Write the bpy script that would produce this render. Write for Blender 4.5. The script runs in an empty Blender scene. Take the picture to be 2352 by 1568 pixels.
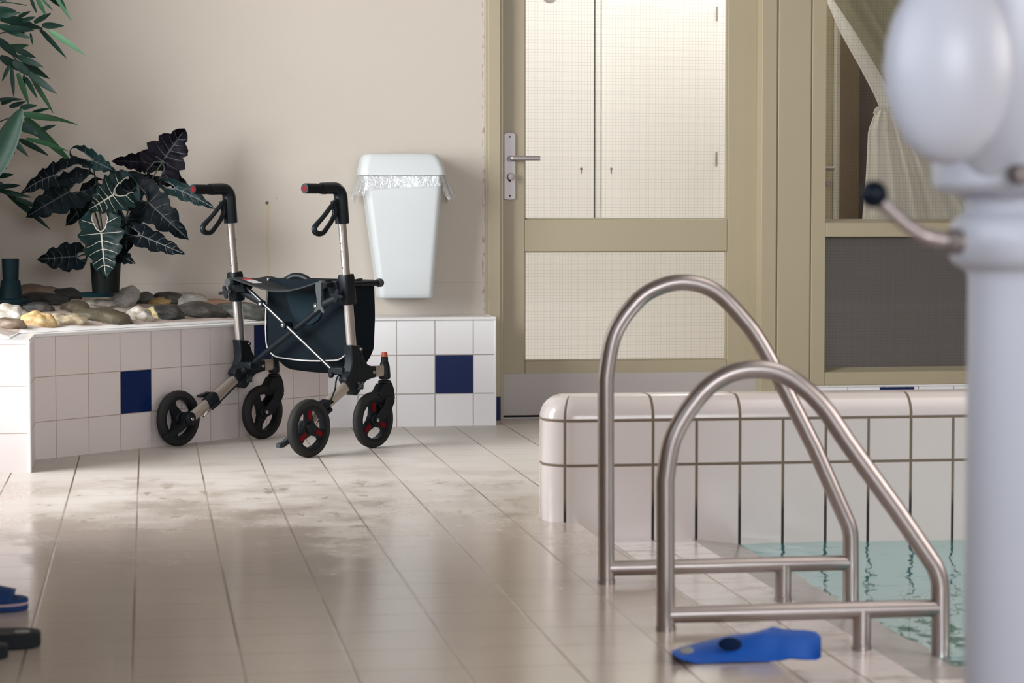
import bpy, bmesh, math, random
from mathutils import Vector, Matrix, Quaternion, noise as mnoise
random.seed(7)
SC = bpy.context.scene
COL = SC.collection
PI = math.pi

# ------------------------------------------------------------------ camera
F_PX = 85 / 36 * 2352
CAM_H = 0.834
YAW, PITCH = math.radians(8.56), math.radians(3.11)
cam = bpy.data.cameras.new('camera')
cam.lens = 85; cam.sensor_width = 36; cam.clip_start = 0.05; cam.clip_end = 100
cam.dof.use_dof = True; cam.dof.focus_distance = 8.5; cam.dof.aperture_fstop = 6.0
camo = bpy.data.objects.new('camera', cam); COL.objects.link(camo)
camo.location = (0, 0, CAM_H); camo.rotation_euler = (PI / 2 - PITCH, 0, -YAW)
SC.camera = camo

# ------------------------------------------------------------------ colour management, world, lights
vs = SC.view_settings
SC.display_settings.display_device = 'sRGB'
vs.view_transform = 'Standard'; vs.look = 'None'; vs.gamma = 1; vs.use_curve_mapping = False
vs.exposure = 0.25
w = bpy.data.worlds.new('world'); SC.world = w; w.use_nodes = True
w.node_tree.nodes['Background'].inputs[0].default_value = (0.75, 0.85, 1.0, 1)
w.node_tree.nodes['Background'].inputs[1].default_value = 0.12

def area(name, loc, direction, sx, sy, power, col, spread=180):
    l = bpy.data.lights.new(name, 'AREA'); l.shape = 'RECTANGLE'; l.size = sx; l.size_y = sy
    l.energy = power; l.color = col; l.spread = math.radians(spread)
    o = bpy.data.objects.new(name, l); COL.objects.link(o); o.location = loc
    o.rotation_euler = Vector(direction).to_track_quat('-Z', 'Y').to_euler()
    return o

area('daylight_left_window', (-3.2, 6.45, 2.1), (1, 0.22, -0.12), 3.2, 3.4, 545, (0.97, 0.985, 1.0))
area('fill_near_left', (-1.35, 0.9, 1.85), (1, 0.15, -0.1), 4.6, 1.8, 34, (0.82, 0.90, 1.0), 105)  # added light on hoist and rails from the left, source unseen
area('fill_front', (1.4, -2.9, 1.9), (-0.05, 1, -0.1), 3.0, 1.8, 84, (0.93, 0.96, 1.0), 120)  # added frontal fill from behind the camera, source unseen
area('fill_right', (5.7, 3.0, 1.9), (-1, 0.15, -0.1), 5.0, 1.6, 62, (1.0, 0.93, 0.91), 130)  # added fill from the right, in front of a closed wall
area('ceiling_lamp_pool', (2.9, 4.6, 3.1), (0, 0, -1), 1.6, 4.0, 22, (1.0, 0.93, 0.90), 110)
area('fill_behind_curtain', (3.7, 11.4, 2.6), (0, -1, -0.75), 2.4, 0.5, 85, (1.0, 0.985, 0.95))  # added backlight that brightens the curtain, no such lamp seen
area('ceiling_lamp_corridor', (2.6, 9.9, 2.75), (0, 1, -0.75), 3.6, 0.4, 38, (1.0, 0.985, 0.97))

# ------------------------------------------------------------------ pixel -> world helpers (pixels in the 2352x1568 frame)
_fw = Vector((math.sin(YAW) * math.cos(PITCH), math.cos(YAW) * math.cos(PITCH), -math.sin(PITCH)))
_rt = Vector((math.cos(YAW), -math.sin(YAW), 0)); _up = _rt.cross(_fw)
CAM = Vector((0, 0, CAM_H))
def ray(px, py): return _fw + _rt * ((px - 1176) / F_PX) + _up * ((784 - py) / F_PX)
def at(px, py, Y):
    d = ray(px, py); return CAM + d * (Y / d.y)
def on_z(px, py, z):
    d = ray(px, py); return CAM + d * ((z - CAM_H) / d.z)
def X_(px, Y, py=480): return at(px, py, Y).x
def Z_(py, Y, px=1176): return at(px, py, Y).z

# ------------------------------------------------------------------ materials
MATS = {}
def new_mat(name):
    m = bpy.data.materials.new(name); m.use_nodes = True
    nt = m.node_tree; b = nt.nodes['Principled BSDF']
    MATS[name] = m
    return m, nt, b
def N(nt, t, **kw):
    n = nt.nodes.new(t)
    for k, v in kw.items(): setattr(n, k, v)
    return n
def L(nt, a, b): nt.links.new(a, b)
def math_n(nt, op, a, b=None, c=None):
    n = N(nt, 'ShaderNodeMath', operation=op)
    for i, v in enumerate((a, b, c)):
        if v is None: continue
        if isinstance(v, (int, float)): n.inputs[i].default_value = v
        else: L(nt, v, n.inputs[i])
    return n.outputs[0]
def mixc(nt, fac, a, b):
    n = N(nt, 'ShaderNodeMix', data_type='RGBA')
    for s, v in ((0, fac), (6, a), (7, b)):
        if isinstance(v, (int, float)): n.inputs[s].default_value = v
        elif isinstance(v, tuple): n.inputs[s].default_value = v if len(v) == 4 else (*v, 1)
        else: L(nt, v, n.inputs[s])
    return n.outputs[2]
def mixf(nt, fac, a, b):
    n = N(nt, 'ShaderNodeMix', data_type='FLOAT')
    for s, v in ((0, fac), (2, a), (3, b)):
        if isinstance(v, (int, float)): n.inputs[s].default_value = v
        else: L(nt, v, n.inputs[s])
    return n.outputs[0]
def noise_n(nt, vec, scale, detail=3, rough=0.5):
    n = N(nt, 'ShaderNodeTexNoise'); n.inputs['Scale'].default_value = scale
    n.inputs['Detail'].default_value = detail; n.inputs['Roughness'].default_value = rough
    if vec is not None: L(nt, vec, n.inputs['Vector'])
    return n.outputs['Fac']
def ramp(nt, fac, *stops):
    n = N(nt, 'ShaderNodeValToRGB'); e = n.color_ramp.elements
    while len(e) < len(stops): e.new(0.5)
    for i, (p, c) in enumerate(stops):
        e[i].position = p; e[i].color = (*c, 1) if isinstance(c, tuple) else (c, c, c, 1)
    L(nt, fac, n.inputs[0]); return n.outputs[0]
def bump(nt, b, h, strength=0.2, dist=0.002):
    n = N(nt, 'ShaderNodeBump'); n.inputs['Strength'].default_value = strength; n.inputs['Distance'].default_value = dist
    L(nt, h, n.inputs['Height']); L(nt, n.outputs[0], b.inputs['Normal']); return n
def objco(nt): return N(nt, 'ShaderNodeTexCoord').outputs['Object']
def mapping(nt, vec, scale=(1, 1, 1), loc=(0, 0, 0)):
    n = N(nt, 'ShaderNodeMapping'); n.inputs['Scale'].default_value = scale; n.inputs['Location'].default_value = loc
    L(nt, vec, n.inputs['Vector']); return n.outputs[0]

def pm(name, col, rough=0.5, metal=0.0, var=0.08, vscale=8, bmp=0.0, bscale=60, spec=0.5, coat=0.0):
    """principled material with procedural tone variation and optional fine bump"""
    m, nt, b = new_mat(name)
    co = objco(nt)
    f = noise_n(nt, co, vscale, 4)
    c = Vector(col)
    b.inputs['Roughness'].default_value = rough; b.inputs['Metallic'].default_value = metal
    b.inputs['Specular IOR Level'].default_value = spec; b.inputs['Coat Weight'].default_value = coat
    L(nt, mixc(nt, f, tuple(c * (1 - var)), tuple(min(x, 1) for x in c * (1 + var))), b.inputs['Base Color'])
    if bmp: bump(nt, b, noise_n(nt, co, bscale, 2), bmp)
    return m

def line_mask(nt, x, pitch, off, hw, soft=0.0012):
    """1 on lines at off + k*pitch"""
    a = math_n(nt, 'SUBTRACT', x, off - pitch / 2)
    m = math_n(nt, 'FLOORED_MODULO', a, pitch)
    d = math_n(nt, 'ABSOLUTE', math_n(nt, 'SUBTRACT', m, pitch / 2))
    n = N(nt, 'ShaderNodeMapRange'); n.inputs[1].default_value = hw; n.inputs[2].default_value = hw + soft
    n.inputs[3].default_value = 1; n.inputs[4].default_value = 0
    L(nt, d, n.inputs[0]); return n.outputs[0]
def sep(nt, v):
    n = N(nt, 'ShaderNodeSeparateXYZ'); L(nt, v, n.inputs[0]); return n.outputs
def rng(nt, x, a, b, lo=0, hi=1):
    n = N(nt, 'ShaderNodeMapRange')
    for i, v in ((1, a), (2, b), (3, lo), (4, hi)): n.inputs[i].default_value = v
    L(nt, x, n.inputs[0]); return n.outputs[0]

def tile_mat(name, col, grout, pu, pv, ou=0.0, ov=0.0, hw=0.0018, rough=0.25, var=0.03, uv=True, speck=0.0):
    m, nt, b = new_mat(name)
    co = N(nt, 'ShaderNodeTexCoord').outputs['UV'] if uv else objco(nt)
    s = sep(nt, co)
    g = math_n(nt, 'MAXIMUM', line_mask(nt, s[0], pu, ou, hw), line_mask(nt, s[1], pv, ov, hw))
    c = Vector(col)
    f = noise_n(nt, co, 5, 3)
    base = mixc(nt, f, tuple(c * (1 - var)), tuple(c * (1 + var)))
    if speck:
        f2 = noise_n(nt, co, 350, 2)
        base = mixc(nt, math_n(nt, 'MULTIPLY', f2, speck), base, tuple(c * 0.8))
    L(nt, mixc(nt, g, base, grout), b.inputs['Base Color'])
    L(nt, mixf(nt, g, rough, 0.8), b.inputs['Roughness'])
    bump(nt, b, math_n(nt, 'SUBTRACT', 1, g), 0.5, 0.0015)
    return m

def glass_wired(name, pitch=0.0126, tint=(0.985, 0.985, 0.98)):
    """thin wired glass: clear sheet, faint mirror, embedded square wire mesh"""
    m, nt, b = new_mat(name)
    nt.nodes.remove(b)
    co = objco(nt); s = sep(nt, co)
    g = math_n(nt, 'MAXIMUM', line_mask(nt, s[0], pitch, 0, 0.00022, 0.0003), line_mask(nt, s[2], pitch, 0, 0.00022, 0.0003))
    tr = N(nt, 'ShaderNodeBsdfTransparent'); tr.inputs[0].default_value = (*tint, 1)
    gl = N(nt, 'ShaderNodeBsdfGlossy'); gl.inputs['Roughness'].default_value = 0.03
    df = N(nt, 'ShaderNodeBsdfDiffuse'); df.inputs[0].default_value = (0.12, 0.12, 0.11, 1)
    fr = N(nt, 'ShaderNodeFresnel'); fr.inputs[0].default_value = 1.35
    m1 = N(nt, 'ShaderNodeMixShader'); L(nt, fr.outputs[0], m1.inputs[0]); L(nt, tr.outputs[0], m1.inputs[1]); L(nt, gl.outputs[0], m1.inputs[2])
    m2 = N(nt, 'ShaderNodeMixShader'); L(nt, math_n(nt, 'MULTIPLY', g, 0.24), m2.inputs[0]); L(nt, m1.outputs[0], m2.inputs[1]); L(nt, df.outputs[0], m2.inputs[2])
    L(nt, m2.outputs[0], nt.nodes['Material Output'].inputs[0])
    return m

def M_wall():
    m, nt, b = new_mat('plaster')
    co = objco(nt); s = sep(nt, co)
    f = noise_n(nt, co, 2.0, 5)
    base = mixc(nt, f, (0.535, 0.48, 0.42), (0.575, 0.52, 0.46))
    # scattered dirt specks
    v = N(nt, 'ShaderNodeTexVoronoi'); v.inputs['Scale'].default_value = 13; L(nt, co, v.inputs['Vector'])
    sp = rng(nt, v.outputs['Distance'], 0.022, 0.045, 0.75, 0)
    sp = math_n(nt, 'MULTIPLY', sp, rng(nt, noise_n(nt, co, 3.1, 1), 0.44, 0.52))
    base = mixc(nt, sp, base, (0.16, 0.13, 0.10))
    # yellow run-down below an old screw hole
    wob = math_n(nt, 'MULTIPLY', math_n(nt, 'SUBTRACT', noise_n(nt, mapping(nt, co, (0, 0, 1)), 12, 2), 0.5), 0.02)
    dx = math_n(nt, 'ABSOLUTE', math_n(nt, 'SUBTRACT', math_n(nt, 'ADD', s[0], wob), 0.465))
    k = math_n(nt, 'MULTIPLY', rng(nt, dx, 0.003, 0.008, 1, 0), rng(nt, s[2], 0.865, 0.85))
    k = math_n(nt, 'MULTIPLY', k, rng(nt, s[2], 0.42, 0.60, 0.4, 1))
    k = math_n(nt, 'MULTIPLY', k, rng(nt, noise_n(nt, co, 30, 3), 0.3, 0.6, 0.25, 0.6))
    base = mixc(nt, k, base, (0.52, 0.43, 0.17))
    d2 = N(nt, 'ShaderNodeVectorMath', operation='DISTANCE'); L(nt, co, d2.inputs[0]); d2.inputs[1].default_value = (0.462, 9.5, 0.862)
    base = mixc(nt, rng(nt, d2.outputs['Value'], 0.004, 0.009, 1, 0), base, (0.10, 0.07, 0.03))
    # old paint joint
    base = mixc(nt, math_n(nt, 'MULTIPLY', line_mask(nt, s[2], 50, 0.548, 0.0006, 0.0014), 0.35), base, (0.25, 0.2, 0.15))
    ch = math_n(nt, 'MULTIPLY', math_n(nt, 'MULTIPLY', rng(nt, s[0], 1.309, 1.311), math_n(nt, 'MULTIPLY', rng(nt, s[0], 1.327, 1.326), rng(nt, s[2], 2.24, 2.2))), rng(nt, noise_n(nt, mapping(nt, co, (1, 1, .5)), 60, 4), .52, .60))
    base = mixc(nt, math_n(nt, 'MULTIPLY', ch, .7), base, (0.30, 0.23, 0.16))
    L(nt, base, b.inputs['Base Color']); b.inputs['Roughness'].default_value = 0.75
    bump(nt, b, noise_n(nt, co, 90, 3), 0.25, 0.002)
    return m

def M_floor():
    m, nt, b = new_mat('floor_tiles')
    co = objco(nt); s = sep(nt, co)
    gx = line_mask(nt, s[0], 0.2, -0.035, 0.0016, 0.0018)
    gy = line_mask(nt, s[1], 0.2, 6.54, 0.0018, 0.002)
    # wet film with a ragged outline: everything near the pool, splashes further off
    n1 = noise_n(nt, mapping(nt, co, (1.5, 1.2, 1)), 2.1, 7, 0.66)
    n2 = noise_n(nt, mapping(nt, co, (6, 3.2, 1), (3.3, 1.7, 0)), 1.6, 5, 0.6)
    near = rng(nt, s[1], 8.2, 4.9, 0, 1)
    wet = rng(nt, math_n(nt, 'ADD', math_n(nt, 'MULTIPLY', near, 0.50), n1), 0.58, 0.82)
    wet = math_n(nt, 'MAXIMUM', wet, math_n(nt, 'MULTIPLY', rng(nt, n2, 0.57, 0.64), rng(nt, s[1], 7.9, 7.2)))
    f = noise_n(nt, co, 3.0, 4)
    streak = noise_n(nt, mapping(nt, co, (3, 40, 1)), 2.0, 3)
    dry = mixc(nt, f, (0.57, 0.53, 0.495), (0.63, 0.59, 0.555))
    dry = mixc(nt, math_n(nt, 'MULTIPLY', streak, 0.35), dry, (0.44, 0.39, 0.345))
    wetc = mixc(nt, f, (0.43, 0.36, 0.305), (0.50, 0.43, 0.37))
    base = mixc(nt, wet, dry, wetc)
    grout = mixc(nt, rng(nt, noise_n(nt, co, 1.1, 3), .40, .60), (0.13, 0.085, 0.055), (0.40, 0.34, 0.29))
    base = mixc(nt, gx, base, grout)
    base = mixc(nt, math_n(nt, 'MULTIPLY', gy, 0.5), base, (0.30, 0.23, 0.17))
    L(nt, base, b.inputs['Base Color'])
    r = mixf(nt, wet, 0.42, 0.13)
    r = math_n(nt, 'ADD', r, math_n(nt, 'MULTIPLY', streak, 0.10))
    L(nt, r, b.inputs['Roughness'])
    b.inputs['Specular IOR Level'].default_value = 0.55
    h = math_n(nt, 'SUBTRACT', math_n(nt, 'MULTIPLY', noise_n(nt, mapping(nt, co, (2, 9, 1)), 5, 2), 0.5), math_n(nt, 'MULTIPLY', math_n(nt, 'MAXIMUM', gx, math_n(nt, 'MULTIPLY', gy, 0.6)), 0.6))
    bump(nt, b, h, 0.30, 0.002)
    return m

def M_poolwall():
    """hand-sized glazed tiles with dark joints, blacker towards the waterline"""
    m, nt, b = new_mat('pool_wall_tiles')
    co = N(nt, 'ShaderNodeTexCoord').outputs['UV']; s = sep(nt, co)
    gv = line_mask(nt, s[0], 0.1195, 1.335, 0.0028, 0.002)
    gv = math_n(nt, 'MULTIPLY', gv, rng(nt, s[1], 0.2735, 0.2725))
    ga = line_mask(nt, s[1], 50, 0.272, 0.0028, 0.002)
    gb = line_mask(nt, s[1], 50, 0.152, 0.0028, 0.002)
    gc = math_n(nt, 'MULTIPLY', line_mask(nt, s[0], 0.239, 1.335, 0.0028, 0.002), rng(nt, s[1], 0.2735, 0.2745))
    g = math_n(nt, 'MAXIMUM', math_n(nt, 'MAXIMUM', gv, gc), math_n(nt, 'MAXIMUM', ga, gb))
    g = math_n(nt, 'MULTIPLY', g, rng(nt, s[2], -1, 0.0))  # (uv z = 0)
    f = noise_n(nt, co, 4, 3)
    base = mixc(nt, f, (0.63, 0.572, 0.552), (0.68, 0.622, 0.602))
    nz = math_n(nt, 'MULTIPLY', noise_n(nt, co, 9, 3), 0.08)
    jc = mixc(nt, rng(nt, math_n(nt, 'SUBTRACT', s[1], nz), -0.01, 0.04), (0.018, 0.016, 0.015), (0.17, 0.125, 0.09))
    L(nt, mixc(nt, g, base, jc), b.inputs['Base Color'])
    L(nt, mixf(nt, g, 0.18, 0.8), b.inputs['Roughness'])
    bump(nt, b, math_n(nt, 'SUBTRACT', 1, g), 0.5, 0.002)
    return m

def M_deck():
    m, nt, b = new_mat('pool_edge_tiles')
    co = objco(nt); s = sep(nt, co)
    wob = math_n(nt, 'MULTIPLY', math_n(nt, 'SUBTRACT', noise_n(nt, co, 14, 2), 0.5), 0.006)
    g = math_n(nt, 'MAXIMUM', line_mask(nt, math_n(nt, 'ADD', s[0], wob), 0.1195, 1.335, 0.0016, 0.002),
               math_n(nt, 'MULTIPLY', line_mask(nt, math_n(nt, 'ADD', s[1], wob), 0.239, 6.05, 0.0016, 0.002), 0.7))
    f = noise_n(nt, co, 6, 4)
    base = mixc(nt, f, (0.66, 0.60, 0.575), (0.74, 0.69, 0.67))
    dirt = rng(nt, noise_n(nt, mapping(nt, co, (3, 4, 1)), 3.0, 6, 0.68), 0.52, 0.66)
    base = mixc(nt, math_n(nt, 'MULTIPLY', dirt, 0.7), base, (0.33, 0.28, 0.235))
    base = mixc(nt, g, base, (0.27, 0.19, 0.13))
    L(nt, base, b.inputs['Base Color'])
    L(nt, mixf(nt, f, 0.12, 0.3), b.inputs['Roughness'])
    bump(nt, b, noise_n(nt, co, 12, 2), 0.12, 0.003)
    return m

def M_water():
    m, nt, b = new_mat('pool_water'); nt.nodes.remove(b)
    co = objco(nt)
    h = math_n(nt, 'ADD', noise_n(nt, mapping(nt, co, (5, 5, 1)), 1.6, 2), math_n(nt, 'MULTIPLY', noise_n(nt, mapping(nt, co, (13, 10, 1)), 1.5, 2), 0.35))
    bp = N(nt, 'ShaderNodeBump'); bp.inputs['Strength'].default_value = 0.35; bp.inputs['Distance'].default_value = 0.02; L(nt, h, bp.inputs['Height'])
    tr = N(nt, 'ShaderNodeBsdfTransparent'); tr.inputs[0].default_value = (0.80, 0.97, 0.96, 1)
    gl = N(nt, 'ShaderNodeBsdfGlossy'); gl.inputs['Roughness'].default_value = 0.03; gl.inputs[0].default_value = (0.9, 0.97, 0.97, 1)
    L(nt, bp.outputs[0], gl.inputs['Normal'])
    fr = N(nt, 'ShaderNodeFresnel'); fr.inputs[0].default_value = 1.33; L(nt, bp.outputs[0], fr.inputs['Normal'])
    df = N(nt, 'ShaderNodeBsdfDiffuse'); df.inputs[0].default_value = (0.12, 0.45, 0.47, 1)
    m0 = N(nt, 'ShaderNodeMixShader'); m0.inputs[0].default_value = 0.5; L(nt, tr.outputs[0], m0.inputs[1]); L(nt, df.outputs[0], m0.inputs[2])
    mx = N(nt, 'ShaderNodeMixShader'); L(nt, math_n(nt, 'MULTIPLY', fr.outputs[0], 0.66), mx.inputs[0]); L(nt, m0.outputs[0], mx.inputs[1]); L(nt, gl.outputs[0], mx.inputs[2])
    L(nt, mx.outputs[0], nt.nodes['Material Output'].inputs[0])
    return m

def M_film():
    """clear crinkled plastic film"""
    m, nt, b = new_mat('liner_film'); nt.nodes.remove(b)
    co = objco(nt)
    bp = N(nt, 'ShaderNodeBump'); bp.inputs['Strength'].default_value = 0.9; bp.inputs['Distance'].default_value = 0.006
    L(nt, noise_n(nt, mapping(nt, co, (40, 40, 14)), 1.0, 4, 0.6), bp.inputs['Height'])
    tr = N(nt, 'ShaderNodeBsdfTransparent'); tr.inputs[0].default_value = (0.95, 0.96, 0.96, 1)
    gl = N(nt, 'ShaderNodeBsdfGlossy'); gl.inputs['Roughness'].default_value = 0.12; L(nt, bp.outputs[0], gl.inputs['Normal'])
    df = N(nt, 'ShaderNodeBsdfDiffuse'); df.inputs[0].default_value = (0.75, 0.77, 0.77, 1); L(nt, bp.outputs[0], df.inputs['Normal'])
    m1 = N(nt, 'ShaderNodeMixShader'); m1.inputs[0].default_value = 0.45; L(nt, df.outputs[0], m1.inputs[1]); L(nt, gl.outputs[0], m1.inputs[2])
    m2 = N(nt, 'ShaderNodeMixShader'); m2.inputs[0].default_value = 0.34; L(nt, tr.outputs[0], m2.inputs[1]); L(nt, m1.outputs[0], m2.inputs[2])
    L(nt, m2.outputs[0], nt.nodes['Material Output'].inputs[0])
    return m

def rock_mat(name, c1, c2, c3=None, scale=14, stripe=None):
    m, nt, b = new_mat(name)
    co = N(nt, 'ShaderNodeTexCoord').outputs['Object']
    f = ramp(nt, noise_n(nt, mapping(nt, co, (1, 1, 2.2)), scale, 6, 0.65), (0.32, c1), (0.55, c2), (0.72, c3 or c2))
    if stripe:
        s = sep(nt, co)
        wob = math_n(nt, 'MULTIPLY', math_n(nt, 'SUBTRACT', noise_n(nt, co, 30, 2), 0.5), 0.02)
        k = math_n(nt, 'ADD', math_n(nt, 'ADD', s[0], math_n(nt, 'MULTIPLY', s[2], 0.5)), wob)
        f = mixc(nt, rng(nt, math_n(nt, 'ABSOLUTE', math_n(nt, 'SUBTRACT', k, stripe[0])), stripe[1], stripe[1] * 1.5, 1, 0), f, stripe[2])
    L(nt, f, b.inputs['Base Color']); b.inputs['Roughness'].default_value = 0.6
    bump(nt, b, noise_n(nt, co, 45, 5, .6), 0.7, 0.006)
    return m

M_wall(); M_floor(); M_poolwall(); M_deck(); M_water(); M_film()
glass_wired('wired_glass')
pm('frame_paint', (0.385, 0.328, 0.222), 0.38, var=0.04, vscale=3)
pm('ceiling_paint', (0.40, 0.38, 0.35), 0.9); pm('dark_unseen_wall', (0.20, 0.14, 0.09), 0.6)  # unseen ceiling and walls, kept dark to cut bounced light
pm('kick_plate', (0.44, 0.40, 0.385), 0.45, 0.0, var=0.03)
pm('white_cabinet', (0.83, 0.82, 0.785), 0.4, var=0.02)
pm('dark_gap', (0.012, 0.013, 0.013), 0.9)
pm('brushed_alu', (0.42, 0.38, 0.38), 0.42, 0.65, var=0.05, vscale=40)
pm('key_knob', (0.30, 0.245, 0.225), 0.4, 0.7)
pm('white_trim', (0.80, 0.79, 0.785), 0.22, var=0.02)
pm('bin_plastic', (0.61, 0.645, 0.655), 0.35, var=0.02)
pm('grey_panel', (0.30, 0.272, 0.265), 0.7, var=0.04)
pm('curtain_cloth', (0.88, 0.865, 0.80), 0.85, var=0.04, bmp=0.1)
pm('curtain_cloth_shaded', (0.36, 0.34, 0.24), 0.9, var=0.05, bmp=0.1)  # darker copy of the curtain cloth, shade put into its colour
pm('brown_board', (0.16, 0.115, 0.070), 0.6, var=0.25, vscale=5)
pm('dark_board', (0.075, 0.052, 0.042), 0.6, var=0.25, vscale=5)
pm('blue_tile', (0.006, 0.018, 0.085), 0.3, var=0.2, vscale=200, spec=.15)
pm('stone_rim', (0.36, 0.335, 0.315), 0.25, var=0.2, vscale=14)
pm('basin', (0.50, 0.86, 0.86), 0.5, var=0.06)
pm('steel', (0.41, 0.365, 0.35), 0.36, 1.0, var=0.05, vscale=25)
pm('rubber_foot', (0.08, 0.07, 0.065), 0.6)
pm('mortar', (0.47, 0.395, 0.355), 0.9, var=0.12, vscale=10, bmp=0.6, bscale=25)
pm('mortar_white', (0.74, 0.73, 0.725), 0.85, var=0.05, bmp=0.4, bscale=60)
pm('hoist_plastic', (0.475, 0.48, 0.535), 0.38, var=0.02)
pm('hoist_screw', (0.16, 0.13, 0.125), 0.5, 0.4)
pm('lever_metal', (0.36, 0.30, 0.29), 0.35, 0.7)
pm('black_ball', (0.004, 0.007, 0.014), 0.25, spec=.12)
pm('blue_rubber', (0.001, 0.085, 0.44), 0.5, var=0.10, vscale=12, spec=.25)
pm('blue_dark', (0.001, 0.010, 0.045), 0.7, spec=.1)
pm('navy_foam', (0.010, 0.032, 0.110), 0.7, spec=.12)
pm('pink_line', (0.34, 0.24, 0.26), 0.6)
pm('black_foam', (0.010, 0.013, 0.016), 0.6, spec=.12)
pm('tan_patch', (0.26, 0.26, 0.25), 0.7, spec=.2)
# walker
pm('alu', (0.62, 0.585, 0.56), 0.30, 0.9, var=0.04, vscale=30)
pm('alu_champagne', (0.44, 0.385, 0.335), 0.38, 0.6, var=0.04, vscale=30)
pm('black_plastic', (0.006, 0.009, 0.012), 0.42, var=0.15, spec=.22)
pm('black_gloss', (0.16, 0.17, 0.18), 0.16, 0.9, var=0.1)
pm('rubber_grip', (0.007, 0.008, 0.010), 0.6, spec=.15)
pm('tyre_rubber', (0.027, 0.027, 0.027), 0.65, var=0.25, vscale=20, spec=.12)
pm('rim_plastic', (0.011, 0.013, 0.016), 0.4, spec=.12)
pm('red_reflector', (0.13, 0.0020, 0.006), 0.5, spec=.1)
pm('orange_cap', (0.33, 0.050, 0.022), 0.45)
pm('seat_cloth', (0.030, 0.032, 0.034), 0.8, var=0.15, bmp=0.3, bscale=400, spec=.12)
pm('bag_cloth', (0.005, 0.009, 0.013), 0.9, var=0.25, vscale=6, bmp=0.3, bscale=300, spec=.12)
pm('bag_mesh', (0.006, 0.015, 0.020), 0.8, var=0.2, spec=.12)
pm('piping', (0.46, 0.44, 0.43), 0.7)
pm('broad_leaf', (0.006, 0.024, 0.015), 0.45, var=0.3, vscale=30, spec=.3)
pm('label_red', (0.50, 0.03, 0.035), 0.5)
pm('label_white', (0.62, 0.60, 0.62), 0.5)
pm('steel_bolt', (0.60, 0.56, 0.53), 0.25, 1.0)
pm('cream_jamb', (0.50, 0.475, 0.40), 0.5)
pm('grey_plastic', (0.050, 0.057, 0.060), 0.45, spec=.12)
# plants
pm('leaf_dark', (0.0035, 0.007, 0.009), 0.5, var=0.35, vscale=18, spec=.10)
pm('leaf_purple', (0.007, 0.006, 0.010), 0.5, var=0.35, vscale=18, spec=.10)
pm('leaf_green', (0.008, 0.023, 0.023), 0.42, var=0.6, vscale=30, spec=.15)
pm('leaf_vein', (0.50, 0.47, 0.40), 0.5, var=0.1)
pm('leaf_vein_dark', (0.008, 0.012, 0.014), 0.5)
pm('leaf_vein_dim', (0.040, 0.050, 0.056), 0.5, var=0.1)
pm('stem_green', (0.045, 0.070, 0.022), 0.5, var=0.2)
pm('stem_dark', (0.012, 0.020, 0.014), 0.5, var=0.2)
pm('pot_black', (0.007, 0.010, 0.009), 0.5, spec=.12)
pm('saucer_green', (0.006, 0.026, 0.034), 0.4, spec=.12)
pm('pipe_green', (0.006, 0.020, 0.026), 0.5, var=0.15, spec=.12)
pm('bamboo_dark', (0.004, 0.022, 0.015), 0.5, var=0.4, vscale=12, spec=.2)
pm('bamboo_mid', (0.012, 0.055, 0.022), 0.5, var=0.35, vscale=12, spec=.3)
pm('bamboo_light', (0.055, 0.15, 0.075), 0.45, var=0.25, vscale=12)
pm('cane', (0.10, 0.085, 0.04), 0.5)
for nm, k in (('curtain_cloth', .4), ('curtain_cloth_shaded', .35)):
    nt = MATS[nm].node_tree; b_ = nt.nodes['Principled BSDF']; tl = N(nt, 'ShaderNodeBsdfTranslucent')
    L(nt, b_.inputs['Base Color'].links[0].from_socket, tl.inputs[0]); mx = N(nt, 'ShaderNodeMixShader'); mx.inputs[0].default_value = k
    L(nt, b_.outputs[0], mx.inputs[1]); L(nt, tl.outputs[0], mx.inputs[2]); L(nt, mx.outputs[0], nt.nodes['Material Output'].inputs[0])
tile_mat('planter_tiles', (0.74, 0.672, 0.662), (0.44, 0.37, 0.32), 0.15, 0.15, 0.0, 0.126, 0.0010, 0.28, speck=0.25)
tile_mat('ledge_tiles', (0.82, 0.815, 0.835), (0.40, 0.36, 0.33), 0.149, 0.15, 1.092, 0.126, 0.0014, 0.25, speck=0.15)
tile_mat('cap_tiles', (0.80, 0.80, 0.805), (0.55, 0.53, 0.52), 0.15, 0.5, 0.0, 0.3, 0.0014, 0.22)

# ------------------------------------------------------------------ mesh helpers
def link(o, parent=None):
    COL.objects.link(o)
    if parent is not None: o.parent = parent
    return o
def obj(name, bm, mats, parent=None, smooth=True, angle=38, bevel=0, mods=None):
    if isinstance(mats, str): mats = [mats]
    bmesh.ops.recalc_face_normals(bm, faces=bm.faces)
    me = bpy.data.meshes.new(name); bm.to_mesh(me); bm.free()
    for mm in mats: me.materials.append(MATS[mm])
    if smooth:
        me.polygons.foreach_set('use_smooth', [True] * len(me.polygons))
        me.set_sharp_from_angle(angle=math.radians(angle))
    o = bpy.data.objects.new(name, me); link(o, parent)
    if bevel:
        md = o.modifiers.new('bevel', 'BEVEL'); md.width = bevel; md.segments = 2; md.limit_method = 'ANGLE'; md.angle_limit = math.radians(40)
    return o
def thing(name, label, cat, loc=(0, 0, 0), rotz=0, group=None):
    o = bpy.data.objects.new(name, None); COL.objects.link(o); o.empty_display_size = 0.05
    o.location = loc; o.rotation_euler = (0, 0, rotz); tag(o, label, cat, group); return o
def tag(o, label, cat, group=None):
    o['label'] = label; o['category'] = cat
    if group: o['group'] = group
    return o
def struct(name, bm, m, parent=None, **kw):
    o = obj(name, bm, m, parent, **kw)
    if parent is None: o['kind'] = 'structure'
    return o
def B(): return bmesh.new()

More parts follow.
